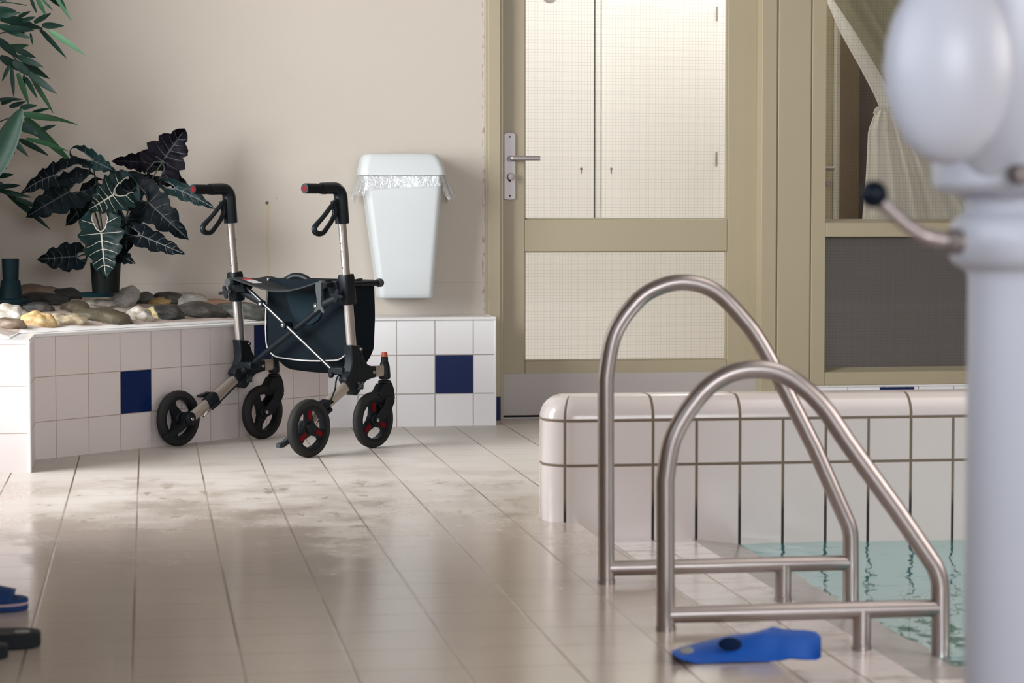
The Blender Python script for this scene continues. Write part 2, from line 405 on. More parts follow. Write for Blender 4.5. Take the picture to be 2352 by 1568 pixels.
def box(bm, x0, x1, y0, y1, z0, z1, mi=0):
    vs_ = [bm.verts.new((x, y, z)) for x in (x0, x1) for y in (y0, y1) for z in (z0, z1)]
    fs = []
    for q in ((0, 1, 3, 2), (4, 6, 7, 5), (0, 4, 5, 1), (2, 3, 7, 6), (0, 2, 6, 4), (1, 5, 7, 3)):
        f = bm.faces.new([vs_[i] for i in q]); f.material_index = mi; fs.append(f)
    return vs_
def obox(bm, c, size, rot=None, mi=0):
    """oriented box"""
    sx, sy, sz = (s / 2 for s in size)
    vs_ = box(bm, -sx, sx, -sy, sy, -sz, sz, mi)
    M = Matrix.Translation(Vector(c)) @ (rot.to_4x4() if rot is not None else Matrix.Identity(4))
    for v in vs_: v.co = M @ v.co
    return vs_
def frame_of(d, ref=(0, 0, 1)):
    d = Vector(d).normalized(); r = Vector(ref)
    if abs(d.dot(r)) > 0.97: r = Vector((0, 1, 0))
    x = r.cross(d).normalized(); y = d.cross(x)
    return x, y, d
def tube(bm, pts, r, seg=12, r2=None, caps=True, mi=0, closed=False, ref=(0, 0, 1)):
    """swept tube; r scalar or list; r2 for an oval section"""
    pts = [Vector(p) for p in pts]; n = len(pts)
    rs = r if isinstance(r, (list, tuple)) else [r] * n
    rings = []; prev = None
    for i, p in enumerate(pts):
        a = pts[(i - 1) % n] if (i > 0 or closed) else pts[i]; b_ = pts[(i + 1) % n] if (i < n - 1 or closed) else pts[i]
        d = (b_ - a).normalized()
        if prev is None: x, y, _ = frame_of(d, ref)
        else:
            x = (prev - d * prev.dot(d)).normalized(); y = d.cross(x)
        prev = x
        k = (r2 / rs[i]) if r2 else 1
        rings.append([bm.verts.new(p + x * (rs[i] * math.cos(2 * PI * j / seg)) + y * (rs[i] * k * math.sin(2 * PI * j / seg))) for j in range(seg)])
    m = n if closed else n - 1
    for i in range(m):
        A, C_ = rings[i], rings[(i + 1) % n]
        for j in range(seg):
            f = bm.faces.new((A[j], A[(j + 1) % seg], C_[(j + 1) % seg], C_[j])); f.material_index = mi
    if caps and not closed:
        bm.faces.new(rings[0][::-1]).material_index = mi; bm.faces.new(rings[-1]).material_index = mi
def smooth_path(ctrl, n=8, closed=False):
    """Catmull-Rom through control points"""
    P = [Vector(c) for c in ctrl]; out = []
    k = len(P); rngk = k if closed else k - 1
    for i in range(rngk):
        p0 = P[(i - 1) % k] if (closed or i > 0) else P[0]; p1 = P[i]; p2 = P[(i + 1) % k]
        p3 = P[(i + 2) % k] if (closed or i < k - 2) else P[-1]
        for j in range(n):
            t = j / n
            out.append(0.5 * ((2 * p1) + (p2 - p0) * t + (2 * p0 - 5 * p1 + 4 * p2 - p3) * t * t + (3 * p1 - p0 - 3 * p2 + p3) * t ** 3))
    if not closed: out.append(P[-1])
    return out
def fillet(pts, r, n=7):
    """polyline with rounded corners of radius r"""
    P = [Vector(p) for p in pts]; out = [P[0]]
    for i in range(1, len(P) - 1):
        a = (P[i - 1] - P[i]); b_ = (P[i + 1] - P[i]); la, lb = a.length, b_.length
        a.normalize(); b_.normalize()
        ang = a.angle(b_); d = min(r / math.tan(ang / 2), la * 0.49, lb * 0.49)
        p0, p1 = P[i] + a * d, P[i] + b_ * d
        for j in range(n + 1):
            t = j / n; out.append((1 - t) ** 2 * p0 + 2 * t * (1 - t) * P[i] + t * t * p1)
    out.append(P[-1]); return out
def lathe(bm, prof, seg=32, M=None, mi=0, cap=True):
    """revolve [(r,z)] about local Z, then transform"""
    M = M or Matrix.Identity(4); rings = []
    for r, z in prof:
        if r < 1e-6: rings.append([bm.verts.new(M @ Vector((0, 0, z)))])
        else: rings.append([bm.verts.new(M @ Vector((r * math.cos(2 * PI * j / seg), r * math.sin(2 * PI * j / seg), z))) for j in range(seg)])
    for A, C_ in zip(rings, rings[1:]):
        for j in range(seg):
            j2 = (j + 1) % seg
            if len(A) == 1 and len(C_) == 1: continue
            if len(A) == 1: f = bm.faces.new((A[0], C_[j2], C_[j]))
            elif len(C_) == 1: f = bm.faces.new((A[j], A[j2], C_[0]))
            else: f = bm.faces.new((A[j], A[j2], C_[j2], C_[j]))
            f.material_index = mi
    if cap:
        for R_, rev in ((rings[0], True), (rings[-1], False)):
            if len(R_) > 1: bm.faces.new(R_[::-1] if rev else R_).material_index = mi
def prism(bm, outline, t0, t1, axis='y', M=None, mi=0):
    """extrude a 2-D outline; axis y: outline is (x,z), thickness along y; axis z: outline (x,y)"""
    def P(u, v, t):
        p = Vector((u, t, v)) if axis == 'y' else Vector((u, v, t)) if axis == 'z' else Vector((t, u, v))
        return M @ p if M else p
    a = [bm.verts.new(P(u, v, t0)) for u, v in outline]; b_ = [bm.verts.new(P(u, v, t1)) for u, v in outline]
    n = len(outline)
    bm.faces.new(a).material_index = mi; bm.faces.new(b_[::-1]).material_index = mi
    for i in range(n): bm.faces.new((a[i], b_[i], b_[(i + 1) % n], a[(i + 1) % n])).material_index = mi
def loft(bm, rings, cap=True, mi=0):
    R_ = [[bm.verts.new(Vector(p)) for p in r] for r in rings]; n = len(R_[0])
    for A, C_ in zip(R_, R_[1:]):
        for j in range(n): bm.faces.new((A[j], A[(j + 1) % n], C_[(j + 1) % n], C_[j])).material_index = mi
    if cap: bm.faces.new(R_[0][::-1]).material_index = mi; bm.faces.new(R_[-1]).material_index = mi
def rrect(cx, cy, hx, hy, r, n=5):
    """rounded rectangle outline (ccw)"""
    out = []
    for qx, qy, a0 in ((1, 1, 0), (-1, 1, PI / 2), (-1, -1, PI), (1, -1, 1.5 * PI)):
        for k in range(n + 1):
            a = a0 + PI / 2 * k / n
            out.append((cx + qx * (hx - r) + r * math.cos(a), cy + qy * (hy - r) + r * math.sin(a)))
    return out
def quad_uv(bm, uvl, pts, uvs, mi=0):
    f = bm.faces.new([bm.verts.new(p) for p in pts]); f.material_index = mi
    for lp, q in zip(f.loops, uvs): lp[uvl].uv = q
    return f
def sphere(bm, c, r, seg=20, sc=(1, 1, 1), mi=0):
    prof = [(r * math.sin(PI * i / 12), -r * math.cos(PI * i / 12)) for i in range(13)]
    prof[0] = (0, -r); prof[-1] = (0, r)
    lathe(bm, prof, seg, Matrix.Translation(Vector(c)) @ Matrix.Diagonal((*sc, 1)), mi)

# ================================================================== ROOM SHELL
Z0, ZC = -0.05, 3.2
YW = 9.50                                     # face of the plastered back wall
bm = B(); box(bm, -4.0, 1.13, -3.2, 6.6, -0.12, 0); box(bm, 1.13, 6.2, 6.36, 6.6, -0.12, 0); box(bm, -4.0, 6.2, 6.6, 12.2, -0.12, 0)
struct('floor', bm, 'floor_tiles', smooth=False)
bm = B(); box(bm, -4.0, 6.2, -3.2, 12.2, ZC, ZC + 0.1); struct('ceiling', bm, 'ceiling_paint', smooth=False)

xl_wall_end = X_(1115, YW)                    # right-hand arris of the plastered wall
bm = B()
box(bm, -4.0, xl_wall_end, YW, YW + 0.2, 0, ZC)
box(bm, xl_wall_end, 6.2, YW, YW + 0.2, 2.25, ZC)
box(bm, 4.45, 6.2, YW, YW + 0.2, 0, 2.25)
struct('wall_back', bm, 'plaster', smooth=False, bevel=0.004)
bm = B()                                      # left wall with a tall window opening and a near one added for light
YO = 8.45
for y0_, y1_ in ((-3.2, -1.5), (3.3, 6.30), (YO, YW)): box(bm, -1.10, -0.90, y0_, y1_, 0, ZC)
box(bm, -1.10, -0.90, 6.30, YO, 2.95, ZC); box(bm, -1.10, -0.90, 6.30, YO, 0, 0.25)
box(bm, -1.10, -0.90, -1.5, 3.3, 2.75, ZC); box(bm, -1.10, -0.90, -1.5, 3.3, 0, 0.95)
struct('wall_left', bm, 'dark_unseen_wall', smooth=False)
bm = B(); box(bm, 6.0, 6.2, -3.2, 12.2, -0.1, ZC); struct('wall_right', bm, 'dark_unseen_wall', smooth=False)
bm = B()
box(bm, -4, 6.2, -3.2, -3.0, -0.1, 0.9); box(bm, -4, 6.2, -3.2, -3.0, 2.9, ZC); box(bm, -4, -3.1, -3.2, -3.0, .9, 2.9); box(bm, 2.3, 6.2, -3.2, -3.0, .9, 2.9)
struct('wall_front', bm, 'dark_unseen_wall', smooth=False)
bm = B()                                      # window frame in the left opening
for y in (6.33, YO - .03): box(bm, -1.04, -0.98, y - 0.03, y + 0.03, 0.25, 2.95)
for z in (0.28, 2.92): box(bm, -1.04, -0.98, 6.30, YO, z - 0.03, z + 0.03)
struct('window_2', bm, 'white_trim', smooth=False)

# corridor behind the door
bm = B(); box(bm, 0.2, 6.2, 12.0, 12.2, 0, 2.85); struct('wall_corridor', bm, 'white_cabinet', smooth=False)
bm = B(); box(bm, 0.2, 0.3, YW + 0.2, 12.0, 0, 2.85); struct('wall_corridor_side', bm, 'white_cabinet', smooth=False)

# ---- door frame, door, post and side window (all behind Y 9.45)
YF, YD, YG = 9.46, 9.545, 9.575               # frame face, door face, glass
xj0, xj1 = X_(1117, YF), X_(1152, YD)         # left jamb
xr0, xr1 = X_(1749, YF), X_(1785, YF)         # right jamb face
xp1 = X_(1863, YF); xs1 = X_(1897, YF)        # post, window stile
xe = 4.45
bm = B()
box(bm, xj0, xj1, YF + 0.035, YW + 0.12, 0.0, 2.2)
box(bm, xj0 + 0.012, xj1 - 0.012, YF + 0.028, YF + 0.04, 0.0, 2.2)
box(bm, xr0, xr1 - 0.003, YF, YW + 0.12, 0.03, 2.2)
box(bm, xr1 + 0.003, xp1 - 0.003, YF, YW + 0.12, 0.03, 2.2)
box(bm, xr1 - 0.003, xr1 + 0.003, YF + 0.006, YW, 0.03, 2.2); box(bm, xp1 - 0.003, xp1 + 0.003, YF + 0.006, YW, 0.12, 2.2)
box(bm, xj0, xp1, YF - .003, YW + 0.12, 2.14, 2.25)
struct('trim_1', bm, 'frame_paint', smooth=False, bevel=0.0025)
bm = B(); box(bm, xr0 + 0.003, xp1, YF + 0.006, YW + 0.1, 0.0, 0.03)
struct('baseboard_post', bm, 'dark_gap', smooth=False)
bm = B(); box(bm, X_(1139, 9.45), X_(1152, YF), YF + 0.022, YF + 0.045, 0.0, Z_(911, 9.47)); struct('baseboard_jamb', bm, 'blue_tile', smooth=False, bevel=0.002)

door = bpy.data.objects.new('door_1', None); COL.objects.link(door); door.location = (xj1, YD, 0.0); door['kind'] = 'structure'
D0 = Vector(door.location)
def dl(bm):
    bmesh.ops.translate(bm, verts=bm.verts, vec=-D0); return bm
dx0, dx1 = xj1 + 0.003, X_(1738, YD)
gx0, gx1 = X_(1206, YD), X_(1671, YD)
zu0, zl1, zl0 = Z_(504, YD), Z_(578, YD), Z_(830, YD)
zk = Z_(858, YD)
bm = B()
box(bm, dx0, gx0, YD, YD + 0.05, 0.012, 2.13); box(bm, gx1, dx1, YD, YD + 0.05, 0.012, 2.13)
box(bm, gx0, gx1, YD, YD + 0.05, zl1, zu0); box(bm, gx0, gx1, YD, YD + 0.05, 0.012, zl0); box(bm, gx0, gx1, YD, YD + 0.05, 2.0, 2.13)
obj('leaf', dl(bm), 'frame_paint', door, smooth=False, bevel=0.003)
bm = B()                                      # glazing beads
for (z0_, z1_) in ((zu0, 2.0), (zl0, zl1)):
    box(bm, gx0, gx1, YD + 0.012, YD + 0.026, z0_, z0_ + 0.006); box(bm, gx0, gx1, YD + 0.012, YD + 0.026, z1_ - 0.004, z1_)
    box(bm, gx1 - 0.007, gx1, YD + 0.006, YD + 0.026, z0_, z1_); box(bm, gx0, gx0 + 0.004, YD + 0.012, YD + 0.026, z0_, z1_)
obj('glazing_bead', dl(bm), 'frame_paint', door, smooth=False, bevel=0.001)
for nm, z0_, z1_ in (('upper', zu0, 2.0), ('lower', zl0, zl1)):
    bm = B(); box(bm, gx0 - .004, gx1 + .004, YG, YG + 0.001, z0_ - .004, z1_ + .004); obj('glass_pane', dl(bm), 'wired_glass', door, smooth=False)
bm = B(); box(bm, dx0 + .001, dx1 - .001, YD - 0.003, YD, 0.014, zk)
o = obj('kick_plate', dl(bm), 'kick_plate', door, smooth=False, bevel=0.0008); o['label'] = 'plain grey kick plate'
bm = B(); box(bm, dx0, dx1, YD + 0.005, YD + 0.03, 0.0, 0.010); obj('door_gap_shade', dl(bm), 'dark_gap', door, smooth=False)  # dark strip standing in for the shaded gap under the door
bm = B(); box(bm, dx0, dx1, YD - 0.012, YD - 0.004, 0.001, 0.006); obj('threshold_strip', dl(bm), 'brushed_alu', door, smooth=False)
# door furniture
yp = YD - 0.009
px0, px1 = X_(1158, yp), X_(1184, yp); pz0, pz1 = Z_(459, yp), Z_(305, yp)
bm = B()
cx, hw = (px0 + px1) / 2, (px1 - px0) / 2
out = [(cx + hw * math.cos(a), pz1 - 0.006 + 0.006 * math.sin(a)) for a in [i * PI / 10 for i in range(11)]] + \
      [(cx + hw * math.cos(a), pz0 + 0.006 + 0.006 * math.sin(a)) for a in [PI + i * PI / 10 for i in range(11)]]
prism(bm, out, YD - 0.010, YD + 0.001, 'y')
plate = obj('handle_plate', dl(bm), 'brushed_alu', door, bevel=0.001)
for zz in (pz1 - 0.016, pz0 + 0.016):
    bm = B(); lathe(bm, [(0.0035, 0), (0.0035, 0.001)], 12, Matrix.Translation((cx, YD - 0.0105, zz)) @ Matrix.Rotation(PI / 2, 4, 'X')); o = obj('screw_hole', dl(bm), 'dark_gap', plate)
zh = Z_(363.5, yp)
bm = B()
tube(bm, [(cx, YD - 0.008, zh - .003), (cx, YD - 0.03, zh - .003)], 0.0095, 16)
tube(bm, fillet([(cx, YD - 0.022, zh), (cx + 0.002, YD - 0.050, zh), (X_(1240, YD - .05), YD - 0.052, zh)], 0.012), 0.0095, 16)
obj('lever_handle', dl(bm), 'brushed_alu', door)
zl = Z_(407, yp)
bm = B(); lathe(bm, [(0.0, 0.03), (0.0125, 0.029), (0.0138, 0.026), (0.0138, 0.012), (0.008, 0.01), (0.007, 0.0)], 20, Matrix.Translation((cx + .002, YD - 0.008, zl + .002)) @ Matrix.Rotation(PI / 2, 4, 'X'))
obj('lock_knob', dl(bm), 'key_knob', door)
bm = B(); lathe(bm, [(0.006, 0), (0.006, 0.002)], 14, Matrix.Translation((cx - .001, YD - 0.0105, zl - .012)) @ Matrix.Rotation(PI / 2, 4, 'X')); obj('lock_cylinder', dl(bm), 'black_plastic', door)

win = bpy.data.objects.new('window_1', None); COL.objects.link(win); win.location = (xp1, YF, 0.1); win['kind'] = 'structure'
W0 = Vector(win.location)
def wl_(bm):
    bmesh.ops.translate(bm, verts=bm.verts, vec=-W0); return bm
zb0, zb1 = Z_(893, YF), Z_(862, YF); zm0, zm1 = Z_(545, YF), Z_(512, YF)
bm = B()
box(bm, xp1 + 0.002, xs1, YF + 0.001, YW + 0.06, zb0, 2.2)
box(bm, xs1, xe, YF + 0.001, YW + 0.06, zb0, zb1); box(bm, xs1, xe, YF + 0.001, YW + 0.06, zm0, zm1); box(bm, xs1, xe, YF + .001, YW + .06, 2.1, 2.2)
for zt in (zb1, zm1):                          # sloping sills up to the glass
    prism(bm, [(YF + 0.004, zt - .002), (YW + 0.03, zt + 0.016), (YW + 0.03, zt - .002)], xs1, xe, 'x')
obj('window_frame', wl_(bm), 'frame_paint', win, smooth=False, bevel=0.0025)
for z0_, z1_ in ((zm1, 2.1), (zb1, zm0)):
    bm = B(); box(bm, xs1 - .004, xe, YW + 0.028, YW + 0.029, z0_, z1_ + .004); obj('glass_pane', wl_(bm), 'wired_glass', win, smooth=False)
bm = B(); box(bm, xs1 - .01, xe, YW + 0.035, YW + 0.045, zb1 - .01, zm0 + .01); o = obj('grey_backing', wl_(bm), 'grey_panel', win, smooth=False); o['label'] = 'dark grey panel behind the lower pane'
# tiled plinth under the side window
bm = B(); uvl = bm.loops.layers.uv.new('UVMap')
yb = YF + 0.008
quad_uv(bm, uvl, [(xp1, yb, 0), (xe, yb, 0), (xe, yb, zb0), (xp1, yb, zb0)], [(xp1 + 1.092 - 2.951, 0.0), (xe + 1.092 - 2.951, 0), (xe + 1.092 - 2.951, zb0), (xp1 + 1.092 - 2.951, zb0)])
quad_uv(bm, uvl, [(xp1, yb, zb0 - .001), (xe, yb, zb0 - .001), (xe, YW + .05, zb0 - .001), (xp1, YW + .05, zb0 - .001)], [(0.01, .01)] * 4)
struct('wall_plinth', bm, 'ledge_tiles', smooth=False)
bm = B(); box(bm, X_(2024, yb), X_(2103, yb), yb - 0.0015, yb + .002, 0.0, Z_(898.5, yb)); struct('trim_2', bm, 'blue_tile', smooth=False)
bm = B(); tube(bm, [(xp1, yb - .002, zb0 - .004), (xe, yb - .002, zb0 - .004)], 0.004, 8); struct('trim_3', bm, 'white_trim')

# ---- corridor furniture seen through the door glass
def cabinet(label, x0, x1, Y, z0, z1, keypx, hinge_px=None, side=1):
    t = thing('wall_cabinet', label, 'cabinet', ((x0 + x1) / 2, Y + 0.2, z0))
    T = Vector(t.location)
    def lo(bm): bmesh.ops.translate(bm, verts=bm.verts, vec=-T); return bm
    bm = B(); box(bm, x0, x1, Y + 0.004, Y + 0.40, z0, z1); obj('body', lo(bm), 'white_cabinet', t, smooth=False, bevel=0.002)
    bm = B(); box(bm, x0 + 0.002, x1 - 0.002, Y - 0.018, Y + 0.003, z0 + 0.004, z1 - .004); d = obj('door', lo(bm), 'white_cabinet', t, smooth=False, bevel=0.002)
    kx, kz = X_(keypx[0], Y - .018), Z_(keypx[1], Y - .018)
    bm = B(); lathe(bm, [(0.0065, 0), (0.0065, 0.0015)], 14, Matrix.Translation((kx, Y - 0.018, kz)) @ Matrix.Rotation(PI / 2, 4, 'X')); box(bm, kx - 0.0028, kx + 0.0028, Y - 0.0195, Y - 0.018, kz - 0.024, kz)
    obj('keyhole', lo(bm), 'key_knob', d)
    for hp in hinge_px or ():
        hx = X_(hp[0], Y - .02); hz = Z_(hp[1], Y - .02)
        bm = B(); tube(bm, [(hx, Y - 0.022, hz - 0.033), (hx, Y - 0.022, hz + 0.033)], 0.005, 10); obj('hinge', lo(bm), 'brushed_alu', d)
    return t
YC = 11.55
xg = X_(1364.5, YC)
cabinet('white wall cabinet left of the dark gap behind the door glass', 0.62, xg - .012, YC - .05, 0.68, 2.5, (1335, 387))
cabinet('cream wall cabinet with two hinges right of the dark gap behind the door glass', xg + 0.032, 3.2, YC, 0.68, 2.5, (1404, 387), [(1645, 25), (1645, 363)])
bm = B(); box(bm, xg + 0.006, xg + 0.031, YC - .002, YC + 0.4, 0.68, 2.5)
tag(obj('filler_strip', bm, 'white_cabinet', smooth=False), 'narrow cream filler strip between the two wall cabinets behind the door', 'strip')
bm = B(); box(bm, xg - 0.012, xg + 0.006, YC + 0.02, YC + 0.03, 0.68, 2.5); struct('cabinet_gap_shade', bm, 'dark_gap', smooth=False)  # dark strip standing in for shade in the gap between cabinets
bm = B(); box(bm, 0.7, 3.3, YC - 0.10, YC + 0.40, 0.0, 0.66)
tag(obj('low_cabinet', bm, 'white_cabinet', smooth=False, bevel=0.004), 'low plain white cabinet seen through the lower door pane', 'cabinet')
kx, kz = X_(1263, YC - .07), Z_(-13, YC - .07)
bm = B(); lathe(bm, [(0.0, 0.012), (0.030, 0.011), (0.037, 0.006), (0.038, 0.0)], 28, Matrix.Translation((kx, YC - 0.068, kz)) @ Matrix.Rotation(PI / 2, 4, 'X'))
tag(obj('round_plaque', bm, 'kick_plate'), 'small round pinkish plaque on the left cabinet at the top edge', 'plaque')

# ---- things behind the side window
t = thing('inner_door', 'cream door edge with knob and lock seen at the left of the side window', 'door', (X_(1908, 10.2), 10.2, 0.0)); T = Vector(t.location)
def lo(bm): bmesh.ops.translate(bm, verts=bm.verts, vec=-T); return bm
bm = B(); box(bm, X_(1860, 10.2), X_(1912, 10.2), 10.2, 10.25, 0, 2.1); obj('leaf', lo(bm), 'frame_paint', t, smooth=False, bevel=.003)
bm = B(); box(bm, X_(1912.5, 10.2), X_(1923, 10.2), 10.17, 10.24, 0, 2.1); box(bm, X_(1918, 10.17), X_(1921, 10.17), 10.162, 10.17, 0, 2.1); obj('jamb', lo(bm), 'cream_jamb', t, smooth=False, bevel=.002)
bm = B(); hx, hz = X_(1903, 10.19), Z_(385, 10.19); tube(bm, [(hx - .05, 10.15, hz), (hx + 0.012, 10.15, hz)], 0.0085, 14); tube(bm, [(hx - .04, 10.15, hz), (hx - .04, 10.2, hz)], 0.007, 10); obj('knob', lo(bm), 'steel', t)
bm = B(); hz = Z_(420, 10.19); lathe(bm, [(0.0, .014), (0.011, 0.013), (0.012, 0)], 14, Matrix.Translation((hx, 10.2, hz)) @ Matrix.Rotation(PI / 2, 4, 'X')); obj('lock', lo(bm), 'key_knob', t)
bm = B(); box(bm, X_(1923.5, 10.3), X_(1972, 10.3), 10.3, 10.33, 0, 2.4); tag(obj('wooden_board', bm, 'brown_board', smooth=False), 'brown wooden board behind the side window beside the curtain', 'board')
bm = B(); box(bm, X_(1972, 10.34), X_(2300, 10.34), 10.34, 10.37, 0, 2.4); tag(obj('wooden_board', bm, 'dark_board', smooth=False), 'dark brown board showing in a slit left of the tied curtain', 'board')

def cloth(rows, Yf, amp, nfold, ncol=60, seed=0):
    """curtain from rows of (py, px_left, px_right): vertical pleats of depth amp"""
    bm = B(); grid = []
    for py, xa, xb in rows:
        row = []
        for j in range(ncol + 1):
            u = j / ncol
            yy = Yf + amp * (math.sin(u * nfold * 2 * PI + 0.9 * math.sin(u * 9 + seed)) + 0.18 * math.sin(u * nfold * 7 + seed))
            row.append(bm.verts.new(at(xa + (xb - xa) * u, py, yy)))
        grid.append(row)
    for a, b_ in zip(grid, grid[1:]):
        for j in range(ncol): bm.faces.new((a[j], a[j + 1], b_[j + 1], b_[j]))
    return bm
def interp_rows(ctrl, n):
    out = []
    for i in range(n + 1):
        py = ctrl[0][0] + (ctrl[-1][0] - ctrl[0][0]) * i / n
        for a, b_ in zip(ctrl, ctrl[1:]):
            if a[0] <= py <= b_[0] + 1e-6:
                k = (py - a[0]) / (b_[0] - a[0]); out.append((py, a[1] + (b_[1] - a[1]) * k, a[2] + (b_[2] - a[2]) * k)); break
    return out
YCU = 9.78
t = thing('curtain', 'cream curtain tied back with a band behind the side window', 'curtain', at(2040, 500, YCU))
T = Vector(t.location)
bm = cloth(interp_rows([(-60, 1868, 1880), (0, 1897, 1915), (75, 1930, 1965), (150, 1972, 2010), (210, 2004, 2045), (246, 2020, 2068)], 20), YCU - .03, 0.006, 0.8, 24); obj('gathered_drape', lo(bm), 'curtain_cloth', t)
bm = cloth(interp_rows([(248, 2018, 2072), (262, 2008, 2105), (300, 1994, 2140), (400, 1989, 2200), (520, 1979, 2260)], 24), YCU, 0.024, 5.0, 110, 2.0); obj('lower_drape', lo(bm), 'curtain_cloth', t)
bm = B(); tube(bm, smooth_path([at(2010, 262, YCU - .02), at(2020, 248, YCU - .03), at(2050, 254, YCU - .035), at(2085, 262, YCU - .035), at(2130, 275, YCU - .03)], 6), 0.010, 10, r2=0.005, ref=(0, 1, 0)); obj('tie_band', lo(bm), 'curtain_cloth', t)
bm = cloth(interp_rows([(-300, 1893, 2920), (-60, 1895, 2920), (0, 1913, 2920), (150, 2005, 2920), (260, 2085, 2920), (500, 2250, 2920)], 30), YCU + 0.05, 0.016, 17, 260, 1.0); obj('upper_drape', lo(bm), 'curtain_cloth_shaded', t)

# ================================================================== PLANTER
PA, PB, PC_ = Vector((-0.377, 7.805)), Vector((-0.377, 8.199)), Vector((0.679, 9.255))
PD_ = Vector((1.328, 9.255)); HZ = 0.42
t = thing('tiled_planter', 'low white tiled planter with an angled face in the wall corner', 'planter', (0, 9.0, 0)); T = Vector(t.location)
j0 = on_z(128, 1050.5, 0); u128 = (Vector((j0.x, j0.y)) - PB).length
bm = B(); uvl = bm.loops.layers.uv.new('UVMap')
def wallquad(a, b_, ua, ub, mi): quad_uv(bm, uvl, [(a.x, a.y, 0), (b_.x, b_.y, 0), (b_.x, b_.y, HZ), (a.x, a.y, HZ)], [(ua, 0), (ub, 0), (ub, HZ), (ua, HZ)], mi)
ldiag = (PC_ - PB).length
wallquad(Vector((-0.895, 7.805)), PA, -0.523, -0.0, 0)
wallquad(PA, PB, 0.02, 0.414, 0)
wallquad(PB, PC_, -u128, ldiag - u128, 0)
wallquad(PC_, PD_, PC_.x, PD_.x, 1)
wallquad(PD_, Vector((1.328, YW - .002)), 0.01, 0.245, 1)
obj('tiled_face', lo(bm), ['planter_tiles', 'ledge_tiles'], t, smooth=False)
# coping strip along the rim and full ledge top on the right
bm = B(); uvl = bm.loops.layers.uv.new('UVMap')
ins = 0.14; k = ins * math.tan(math.radians(22.5))
I0, I1, I2, I3 = Vector((-0.895, 7.805 + ins)), Vector((-0.377 - ins, 7.805 + ins)), Vector((-0.377 - ins, 8.199 + k)), Vector((0.679 - k, 9.255 + ins))
outer = [Vector((-0.895, 7.805)), PA, PB, PC_]; inner = [I0, I1, I2, I3]; d_ = 0
for a, b_, c_, e_ in zip(outer, outer[1:], inner, inner[1:]):
    l_ = (b_ - a).length
    quad_uv(bm, uvl, [(a.x, a.y, HZ), (b_.x, b_.y, HZ), (e_.x, e_.y, HZ), (c_.x, c_.y, HZ)], [(d_, 0), (d_ + l_, 0), (d_ + l_, ins), (d_, ins)]); d_ += l_
quad_uv(bm, uvl, [(PC_.x, PC_.y, HZ), (PD_.x, PD_.y, HZ), (PD_.x, YW - .002, HZ), (PC_.x - .1, YW - .002, HZ), (I3.x, I3.y, HZ)], [(0, 0), (.649, 0), (.649, .245), (-.1, .245), (0, ins)])
obj('coping', lo(bm), 'cap_tiles', t, smooth=False)
bm = B()
def P3(p, z=HZ - 0.005): return (p.x, p.y, z)
tube(bm, [P3(outer[0]), P3(PA), P3(PB), P3(PC_), P3(PD_), (PD_.x, YW - .004, HZ - .005)], 0.007, 10)
tube(bm, [(PA.x, PA.y, 0), (PA.x, PA.y, HZ)], 0.006, 10); tube(bm, [(PD_.x, PD_.y, 0), (PD_.x, PD_.y, HZ)], 0.004, 10)
obj('edge_trim', lo(bm), 'white_trim', t)
dg = (PC_ - PB).normalized(); nrm = Vector((dg.y, -dg.x))
def diag_tile(col, z0_, z1_):
    u0_ = u128 + 0.15 * col; a = PB + dg * (u0_ + .0015) + nrm * .0012; b_ = PB + dg * (u0_ + .1485) + nrm * .0012
    bm = B(); c0, c1 = a - nrm * .004, b_ - nrm * .004
    vv = [bm.verts.new((p.x, p.y, z)) for z in (z0_ + .0015, z1_ - .0015) for p in (a, b_, c1, c0)]
    for q in ((0, 1, 2, 3), (7, 6, 5, 4), (0, 4, 5, 1), (1, 5, 6, 2), (2, 6, 7, 3), (3, 7, 4, 0)): bm.faces.new([vv[i] for i in q])
    o = obj('inlay_tile', lo(bm), 'blue_tile', t, smooth=False); o['label'] = 'dark blue inlay tile'
diag_tile(2, 0.126, 0.276)
diag_tile(7 - 0.45, 0.276, HZ - .01)
bm = B(); box(bm, 1.0935, 1.2395, 9.2535, 9.257, 0.1275, 0.2745); o = obj('inlay_tile', lo(bm), 'blue_tile', t, smooth=False); o['label'] = 'dark blue inlay tile'
# mortar bed with a lumpy surface, higher towards the wall
bm = B(); rows = 46; cols = 90
FE = [Vector((-0.893, 7.93)), Vector((-0.44, 7.92)), Vector((-0.43, 8.245)), Vector((0.60, 9.29)), Vector((0.68, 9.40))]
def front_at(u):
    d = [0]
    for a, b_ in zip(FE, FE[1:]): d.append(d[-1] + (b_ - a).length)
    s_ = u * d[-1]
    for i in range(len(FE) - 1):
        if s_ <= d[i + 1] + 1e-9: return FE[i].lerp(FE[i + 1], (s_ - d[i]) / (d[i + 1] - d[i]))
    return FE[-1]
BK = [Vector((-0.893, YW - .003)), Vector((0.70, YW - .003))]
def bed_at(x, y):
    p = Vector((x, y)); df = 9
    for a, b_ in zip(FE, FE[1:]):
        ab = b_ - a; t_ = max(0, min(1, (p - a).dot(ab) / ab.dot(ab))); df = min(df, (p - a - ab * t_).length)
    n_ = mnoise.noise((x * 5, y * 5, 0)) * 0.014 + mnoise.noise((x * 14, y * 14, 3)) * 0.013
    return HZ + 0.002 + min(df * 9, 1) * (0.010 + n_) + min(df, .9) * 0.085
grid = []
